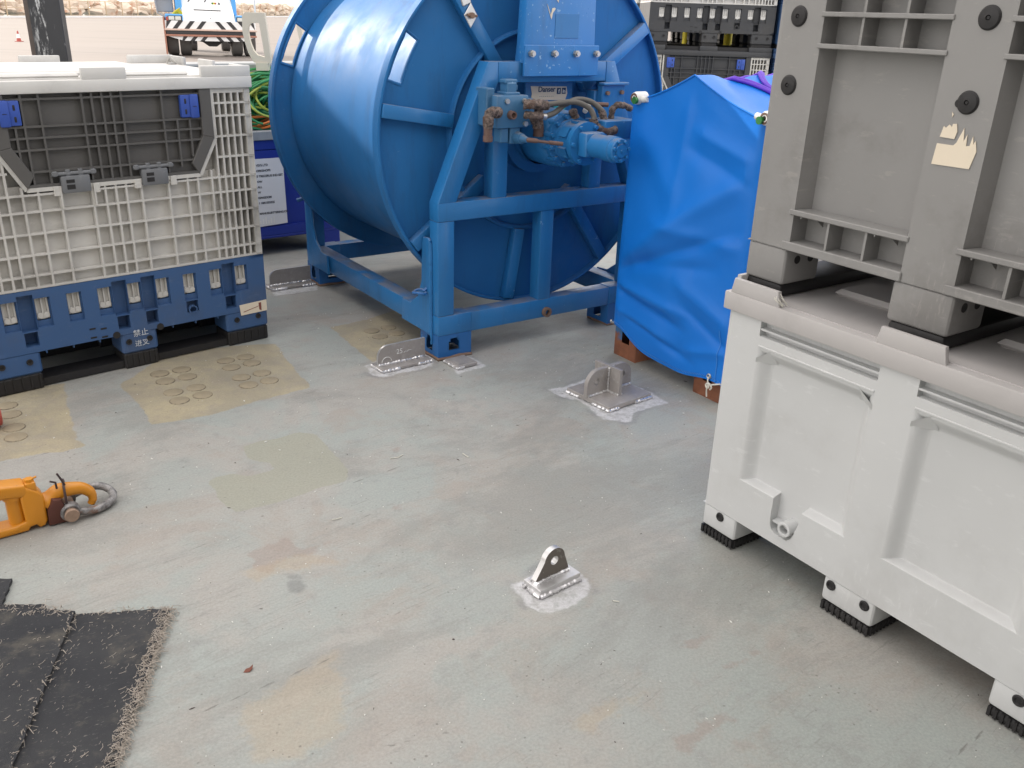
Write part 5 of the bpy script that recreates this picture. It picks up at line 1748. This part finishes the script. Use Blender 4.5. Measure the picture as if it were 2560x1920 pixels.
# stoppers welded against the reel feet
def stopper(label, loc, rz, chalk):
    t = thing('welded_stopper', label, 'stopper', loc, rz, 'stopper plates welded to the deck at the reel feet')
    MB().box(0, .232, 0, .098, .002, .014, .0015).build('base_plate', M['galv'], t)
    m = MB()
    bead(m, [(0, 0, .006), (.232, 0, .006)], .0065, [(.34, .70)])
    bead(m, [(0, 0, .006), (0, .098, .006)], .005)
    bead(m, [(.005, .043, .017), (.22, .043, .017)], .0062)
    m.build('weld', M['weld'], t)
    st_ = lug_plate(.222, .082, .011, .048, [], .01, 'stop').build('stop_plate', M['galv'], t, 30)
    st_.data.materials.append(M['edge'])
    for p in st_.data.polygons:
        if abs(p.normal.y) < .5: p.material_index = 1
    st_.location = (.006, .054, .0135)
    if chalk:
        text('lettering', '25', .030, M['chalk'], st_, (.100, -.0062, .045), (R(90), 0, 0), extrude=.0003)
        MB().tube([(.120, -.006, .036), (.128, -.006, .041), (.135, -.006, .038), (.142, -.006, .043), (.155, -.006, .042)], .0009, 4).tube([(.018 + .022 * (1 - math.cos(a)), -.006, .012 + .020 * math.sin(a)) for a in [i * .31 for i in range(11)]], .0014, 5).build('chalk_mark', M['chalk'], st_)
    return t
stopper('bare steel stopper plate chalked 25 beside the near reel foot', (-.519, 3.274, 0), 37.6, True)
stopper('bare steel stopper plate without marks behind the left crate', (-1.238, 4.328, 0), 35, False)
sq = thing('steel_pad', 'small square steel pad on the deck in front of the reel foot', 'pad', (-.222, 3.337, 0), 38)
MB().box(0, .098, 0, .100, .002, .016, .002).box(.012, .088, .014, .09, .016, .0175, .0008).build('plate', M['galv'], sq)
m = MB()
bead(m, [(0, .1, .006), (0, 0, .006), (.03, 0, .006)], .0055)
bead(m, [(.098, 0, .006), (.098, .1, .006)], .004)
m.build('weld', M['weld'], sq)

# ------------------------------------------------------------------ yellow lifting hook with shackle
hk = thing('lifting_hook', 'yellow swivel lifting hook lying on the deck at the left edge', 'hook', (-1.274, 2.079, 0), 38)
m = MB()
up_ = [(-.30, .155), (-.10, .153), (-.030, .141), (-.022, .12), (-.034, .104), (-.075, .112), (-.30, .118)]
m.prism(up_, 'y', .0, .060, .008, 3)
lo_ = [(-.30, .004), (-.125, .002), (-.040, .002), (-.034, .012), (-.020, .014), (-.012, .003), (.002, .006), (.010, .020), (.010, .095), (.0, .112), (-.030, .135), (-.046, .104), (-.044, .032), (-.072, .026), (-.30, .030)]
m.prism(lo_, 'y', .0, .060, .008, 3)
m.build('clevis', M['yellow'], hk, 40)
MB().cyl((-.060, .03, .025), (-.060, .03, .108), .021, n=22).cyl((-.060, .03, .100), (-.060, .03, .112), .026, n=22).build('pin', M['yellow'], hk)
MB().box(-.030, -.002, .004, .05, .108, .142, .006, 2).cyl((-.016, .02, .14), (-.016, .02, .150), .012, n=6).cyl((-.016, .02, .146), (.004, .02, .150), .003, n=6).build('bolt', M['yellow'], hk)
m = MB()
m.tube(curve([(.012, .03, .055), (.030, .03, .070), (.052, .030, .084), (.085, .030, .082), (.112, .030, .074), (.130, .028, .056), (.133, .026, .036), (.126, .025, .022)]), [0.0258, 0.0267, 0.0275, 0.0284, 0.0292, 0.0292, 0.0284, 0.0267, 0.0249, 0.0241, 0.0232, 0.0228, 0.0224, 0.0224, 0.0224, 0.0224, 0.0224, 0.0219, 0.0215, 0.0211, 0.0206, 0.0206, 0.0202, 0.0198, 0.0193, 0.0189, 0.0189, 0.0185, 0.0181, 0.0181, 0.0176, 0.0172, 0.0172, 0.0168, 0.0163, 0.0163, 0.0159, 0.0155, 0.0155, 0.0151, 0.0146, 0.0138, 0.0129, 0.0129, 0.0120, 0.0120, 0.0112, 0.0112, 0.0112, 0.0112, 0.0112, 0.0103, 0.0103, 0.0103, 0.0103, 0.0103, 0.0095][:57], 16)
m.build('hook', M['yellow'], hk, 50)
m = MB().prism([(.010, .004), (.055, .002), (.060, .04), (.050, .075), (.028, .080), (.012, .05)], 'y', -.007, .055, .006, 2)
m.build('bare_flank', M['hookrust'], hk, 40)
MB().tube([(.067 + .030 * math.cos(a) * .2, .03 + .036 * math.cos(a), .076 + .036 * math.sin(a)) for a in [i * .36 for i in range(19)]], .0035, 6).tube([(.067, .012, .108), (.058, .008, .135), (.052, .006, .150)], .003, 6).tube([(.046, .01, .104), (.045, .008, .124), (.032, .006, .132)], .003, 6).build('tie_wire', M['wire'], hk)
sh = thing('shackle', 'grey galvanised bow shackle with rusty pin hung in the yellow hook', 'shackle', (-1.274, 2.079, 0), 38)
m = MB()
bow = curve([(.070, .000, .030), (.100, -.006, .022), (.130, -.004, .016), (.165, .012, .014), (.188, .035, .018), (.190, .060, .028), (.170, .080, .040), (.140, .082, .045), (.105, .075, .042), (.075, .068, .036)])
m.tube(bow, .0112, 14, jit=.03)
m.lathe([(-.012, .014), (-.014, .022), (-.010, .027), (.008, .027), (.012, .022), (.012, .014)], (.067, .0, .030), (0, 1, 0), 24)
m.lathe([(-.012, .014), (-.012, .024), (.012, .024), (.012, .014)], (.072, .070, .036), (0, 1, 0), 24)
m.build('bow', M['shackle'], sh, 40)
MB().cyl((.066, -.022, .029), (.072, .08, .036), .0165, n=22).lathe([(-.022, .016), (-.030, .020), (-.034, .018), (-.034, 0)], (.066, .004, .029), (0, 1, 0), 22).build('pin', M['pin'], sh)

# red rounded thing just entering at the left edge
rd = MB().lathe([(0, 0), (.0, .035), (.01, .05), (.14, .052), (.16, .046), (.168, 0)], (-.085, 0, .052), (1, 0, 0), 28).build('red_float', M['red'], None, 40)
rd.location = (-1.791, 2.648, 0)
rd.rotation_euler = (0, 0, R(42))
tag(rd, 'faded red rounded float just showing at the left picture edge', 'float')

# ------------------------------------------------------------------ worn carpet mats
def mat_piece(label, P, z, th, fringe_edges, seed, drape=0.0):
    r = random.Random(seed)
    # outline with slightly ragged edges
    out = []
    for i in range(len(P)):
        a, b = Vector(P[i]), Vector(P[(i + 1) % len(P)])
        n = max(2, int((b - a).length / .012))
        nn = Vector((b.y - a.y, a.x - b.x)).normalized()
        for k in range(n):
            out.append(a.lerp(b, k / n) + nn * r.uniform(-.0018, .0018))
    m = MB()
    m.prism([tuple(p) for p in out], 'z', z, z + th)
    o = m.build('carpet_mat', M['carpet'], None, 30)
    tag(o, label, 'mat', 'frayed carpet mats in the near left corner')
    fm = MB()
    for (i, dens, ln, inward) in fringe_edges:
        a, b = Vector(P[i]), Vector(P[(i + 1) % len(P)])
        L = (b - a).length
        nn = Vector((b.y - a.y, a.x - b.x)).normalized()
        for k in range(int(L * dens)):
            p = a.lerp(b, r.random()) + nn * r.uniform(-inward, .006)
            an = math.atan2(nn.y, nn.x) + r.gauss(0, .9)
            l_ = ln * r.uniform(.35, 1.2)
            d = Vector((math.cos(an), math.sin(an)))
            z0 = z + th + r.uniform(-.004, .003)
            q1 = p + d * l_ * .5 + Vector((r.uniform(-.006, .006), r.uniform(-.006, .006)))
            q2 = p + d * l_ + Vector((r.uniform(-.010, .010), r.uniform(-.010, .010)))
            fm.tube([(p.x, p.y, z0), (q1.x, q1.y, max(.002, z0 + r.uniform(-.002, .008))), (q2.x, q2.y, max(.0015, z0 - r.uniform(0, .010)))], r.uniform(.0004, .0009), 4, caps=False)
    if fringe_edges:
        f = fm.build('fringe', M['fibre'], o, 0)
        f['kind'] = 'stuff'
    # loose fibres scattered over the pile
    lm = MB()
    xs = [p[0] for p in P]
    ys = [p[1] for p in P]
    def inside(x, y):
        c = False
        for i in range(len(P)):
            a, b = P[i], P[(i + 1) % len(P)]
            if (a[1] > y) != (b[1] > y) and x < a[0] + (y - a[1]) / (b[1] - a[1]) * (b[0] - a[0]): c = not c
        return c
    area = (max(xs) - min(xs)) * (max(ys) - min(ys))
    for _ in range(int(area * 3800)):
        x, y = r.uniform(min(xs), max(xs)), r.uniform(min(ys), max(ys))
        if not inside(x, y): continue
        if math.sin(31 * x + 4 * math.sin(17 * y)) * math.sin(27 * y + 5 * math.sin(13 * x)) < r.uniform(-.5, .9): continue
        an = r.gauss(.9, .6)
        l_ = r.uniform(.002, .008) if r.random() < .8 else r.uniform(.008, .018)
        lm.tube([(x, y, z + th), (x + l_ * .5 * math.cos(an), y + l_ * .5 * math.sin(an), z + th + .0016), (x + l_ * math.cos(an + .4), y + l_ * math.sin(an + .4), z + th + .0006)], r.uniform(.0003, .0006), 4, caps=False)
    lf = lm.build('loose_fibres', M['fibre'], o, 0)
    lf['kind'] = 'stuff'
    return o
mat_piece('dark frayed carpet mat, outermost towards the bare deck', [(-.700, 1.05), (-.803, 1.733), (-1.06, 1.690), (-.93, 1.05)], .002, .008, [(0, 1500, .017, .022), (1, 300, .010, .010)], 5)
mat_piece('greyer carpet mat with pale worn edge lying over the dark one', [(-.865, 1.05), (-.915, 1.242), (-1.012, 1.700), (-1.215, 1.708), (-1.40, 1.05)], .011, .008, [(0, 150, .008, .010), (1, 150, .008, .010), (2, 420, .014, .03)], 6)
mat_piece('dark carpet strip sticking out at the back of the grey mat', [(-1.06, 1.68), (-1.100, 1.733), (-1.30, 1.722), (-1.30, 1.66)], .002, .007, [(1, 60, .012, .01)], 8)
mat_piece('small dark carpet corner behind the other mats at the left edge', [(-1.198, 1.715), (-1.232, 1.829), (-1.42, 1.822), (-1.42, 1.70)], .002, .008, [], 9)

# ------------------------------------------------------------------ blue crate with coiled cables
bc = thing('storage_crate', 'deep blue plastic crate with papers stuck on, full of cables', 'crate', (-2.02, 4.56, 0), 38)
CW, CD = 1.2, .9
m = MB()
m.relief([(.08, CW - .06, .17, .53, .02), (.08, CW - .06, .60, .605, .01)], 0, CW, .12, .66)
m.relief([], 0, CD, .12, .66, (CW, 0, 0), (0, 1, 0), (0, 0, 1), (-1, 0, 0))
m.relief([], 0, CD, .12, .66, (0, 0, 0), (0, 1, 0), (0, 0, 1), (1, 0, 0))
m.relief([], 0, CW, .12, .66, (0, CD, 0), (1, 0, 0), (0, 0, 1), (0, -1, 0))
m.box(0, CW, 0, CD, .10, .12, .005).box(.02, CW - .02, .02, CD - .02, .60, .64)
for x in (0, CW / 2 - .07, CW - .14):
    for y in (0, CD - .14): m.box(x, x + .14, y + .001, y + .14, 0, .11, .008)
m.build('body', M['deepblue'], bc, 25)
m = MB()
for x0, x1, y0, y1 in ((-.012, CW + .012, -.012, .03), (-.012, CW + .012, CD - .03, CD + .012), (-.012, .03, .03, CD - .03), (CW - .03, CW + .012, .03, CD - .03)):
    m.box(x0, x1, y0, y1, .655, .705, .004)
m.build('rim', M['greysteel'], bc)
def coil_thing(name, label, loc, mats_, n, rx, rz_, seed, tilt):
    t = thing(name, label, 'cable', loc, 38)
    r = random.Random(seed)
    for mi, (mm, cnt, rr) in enumerate(mats_):
        m = MB()
        for k in range(cnt):
            ph = r.uniform(0, 6)
            q_ = r.uniform(.2, 1.0)
            a_, b_2 = rx * q_, rz_ * min(1, q_ * r.uniform(.8, 1.2))
            oy = r.uniform(-.16, .12)
            ox, oz = r.uniform(-.05, .05), r.uniform(-.03, .03)
            tl = tilt + r.uniform(-.35, .35)
            pts = []
            for i in range(25):
                a = ph + i * 2 * math.pi / 24 * r.choice((1, 1, 1))
                x, z = a_ * math.cos(a), b_2 * math.sin(a)
                pts.append((ox + x * math.cos(tl) - z * math.sin(tl), oy + .03 * math.sin(2 * a + ph), max(.0, rz_ * .95 + oz + x * math.sin(tl) + z * math.cos(tl))))
            m.tube(pts, rr, 6)
        m.build('strand', M[mm], t)
    return t
def crate_pt(x, y): 
    a = R(38)
    return (-2.02 + x * math.cos(a) - y * math.sin(a), 4.56 + x * math.sin(a) + y * math.cos(a))
coil_thing('cable_coil', 'tangled coil of green and yellow cable heaped on the blue crate', (*crate_pt(.86, .24), .705), [('cable_green', 60, .0065), ('cable_yellow', 22, .0065)], 30, .24, .155, 3, .1)
coil_thing('rope_coil', 'orange line lying under and behind the green cable', (*crate_pt(.86, .20), .695), [('orange', 6, .007)], 12, .26, .045, 4, 0)
pap = MB().prism([(.685, .175), (.865, .183), (.861, .555), (.690, .556)], 'y', -.0025, -.0008).build('paper_sheet', M['paper'], bc)
lines = ['VSYS LTD', 'ORKSHOPS', '5 TRECERUS IND EST', 'OW', 'ALL', 'W', 'KINGDOM', '1 1841533325', '', 'MANUSUBTTERING.CO']
for i, s_ in enumerate(lines):
    if s_: text('lettering', s_, .0165, M['ink'], pap, (.700, -.0032, .520 - i * .030), (R(90), 0, 0), extrude=.0002, align='LEFT', bold=.0005)
m = MB()
for i in range(6): m.box(.70 + i * .016, .707 + i * .016, -.0035, -.0026, .19, .21 + .01 * (i % 3))
m.build('print', M['whiteplastic'], pap)

# ------------------------------------------------------------------ litter on the deck
lf = MB().prism([(-.012, 0), (-.004, .005), (.004, .003), (.013, .006), (.008, -.003), (.0, -.007), (-.007, -.004)], 'z', 0, .0015).build('leaf', M['leaf'], None)
lf.location = (-.558, 1.538, .002)
lf.rotation_euler = (.2, -.25, .6)
tag(lf, 'curled red brown leaf lying on the bare deck', 'leaf')
m = MB()
gr = random.Random(11)
for _ in range(700):
    x, y = gr.uniform(-2.0, 1.3), 1.0 + 3.3 * gr.random() ** 1.3
    s_ = abs(gr.gauss(0, .0006)) + .0006
    an = gr.uniform(0, 3.1)
    l_ = s_ * gr.choice((1, 1.2, 1.6, 3))
    c, sn = math.cos(an), math.sin(an)
    m.prism([(x + c * l_, y + sn * l_), (x - sn * s_, y + c * s_), (x - c * l_, y - sn * l_), (x + sn * s_, y - c * s_)], 'z', .0003, .0003 + s_)
gt = m.build('grit', M['whiteplastic'], None, 0)
tag(gt, 'pale specks of grit and swarf scattered over the deck', 'grit', kind='stuff')
m = MB()
for _ in range(260):
    x, y = gr.uniform(-2.0, 1.3), 1.0 + 3.3 * gr.random() ** 1.2
    s_ = abs(gr.gauss(0, .0006)) + .0006
    an = gr.uniform(0, 3.1)
    l_ = s_ * gr.choice((1, 1.3, 2, 4))
    c, sn = math.cos(an), math.sin(an)
    m.prism([(x + c * l_, y + sn * l_), (x - sn * s_, y + c * s_), (x - c * l_, y - sn * l_), (x + sn * s_, y - c * s_)], 'z', .0003, .0003 + s_ * .6)
gt = m.build('grit', M['wire'], None, 0)
tag(gt, 'dark specks of dirt scattered over the deck', 'grit', kind='stuff')
m = MB()
for p, q, k in (((-.388, 2.548), (-.350, 2.578), .006), ((-.155, 2.600), (-.135, 2.575), -.005), ((-.50, 2.165), (-.475, 2.178), .002), ((.27, 1.83), (.285, 1.826), .002)):
    mid = ((p[0] + q[0]) / 2 + k, (p[1] + q[1]) / 2 - k)
    m.tube([(*p, .002), (*mid, .003), (*q, .002)], .0014, 5)
o = m.build('straw', M['rope'], None)
tag(o, 'thin bits of string and straw lying about the deck', 'litter', kind='stuff')
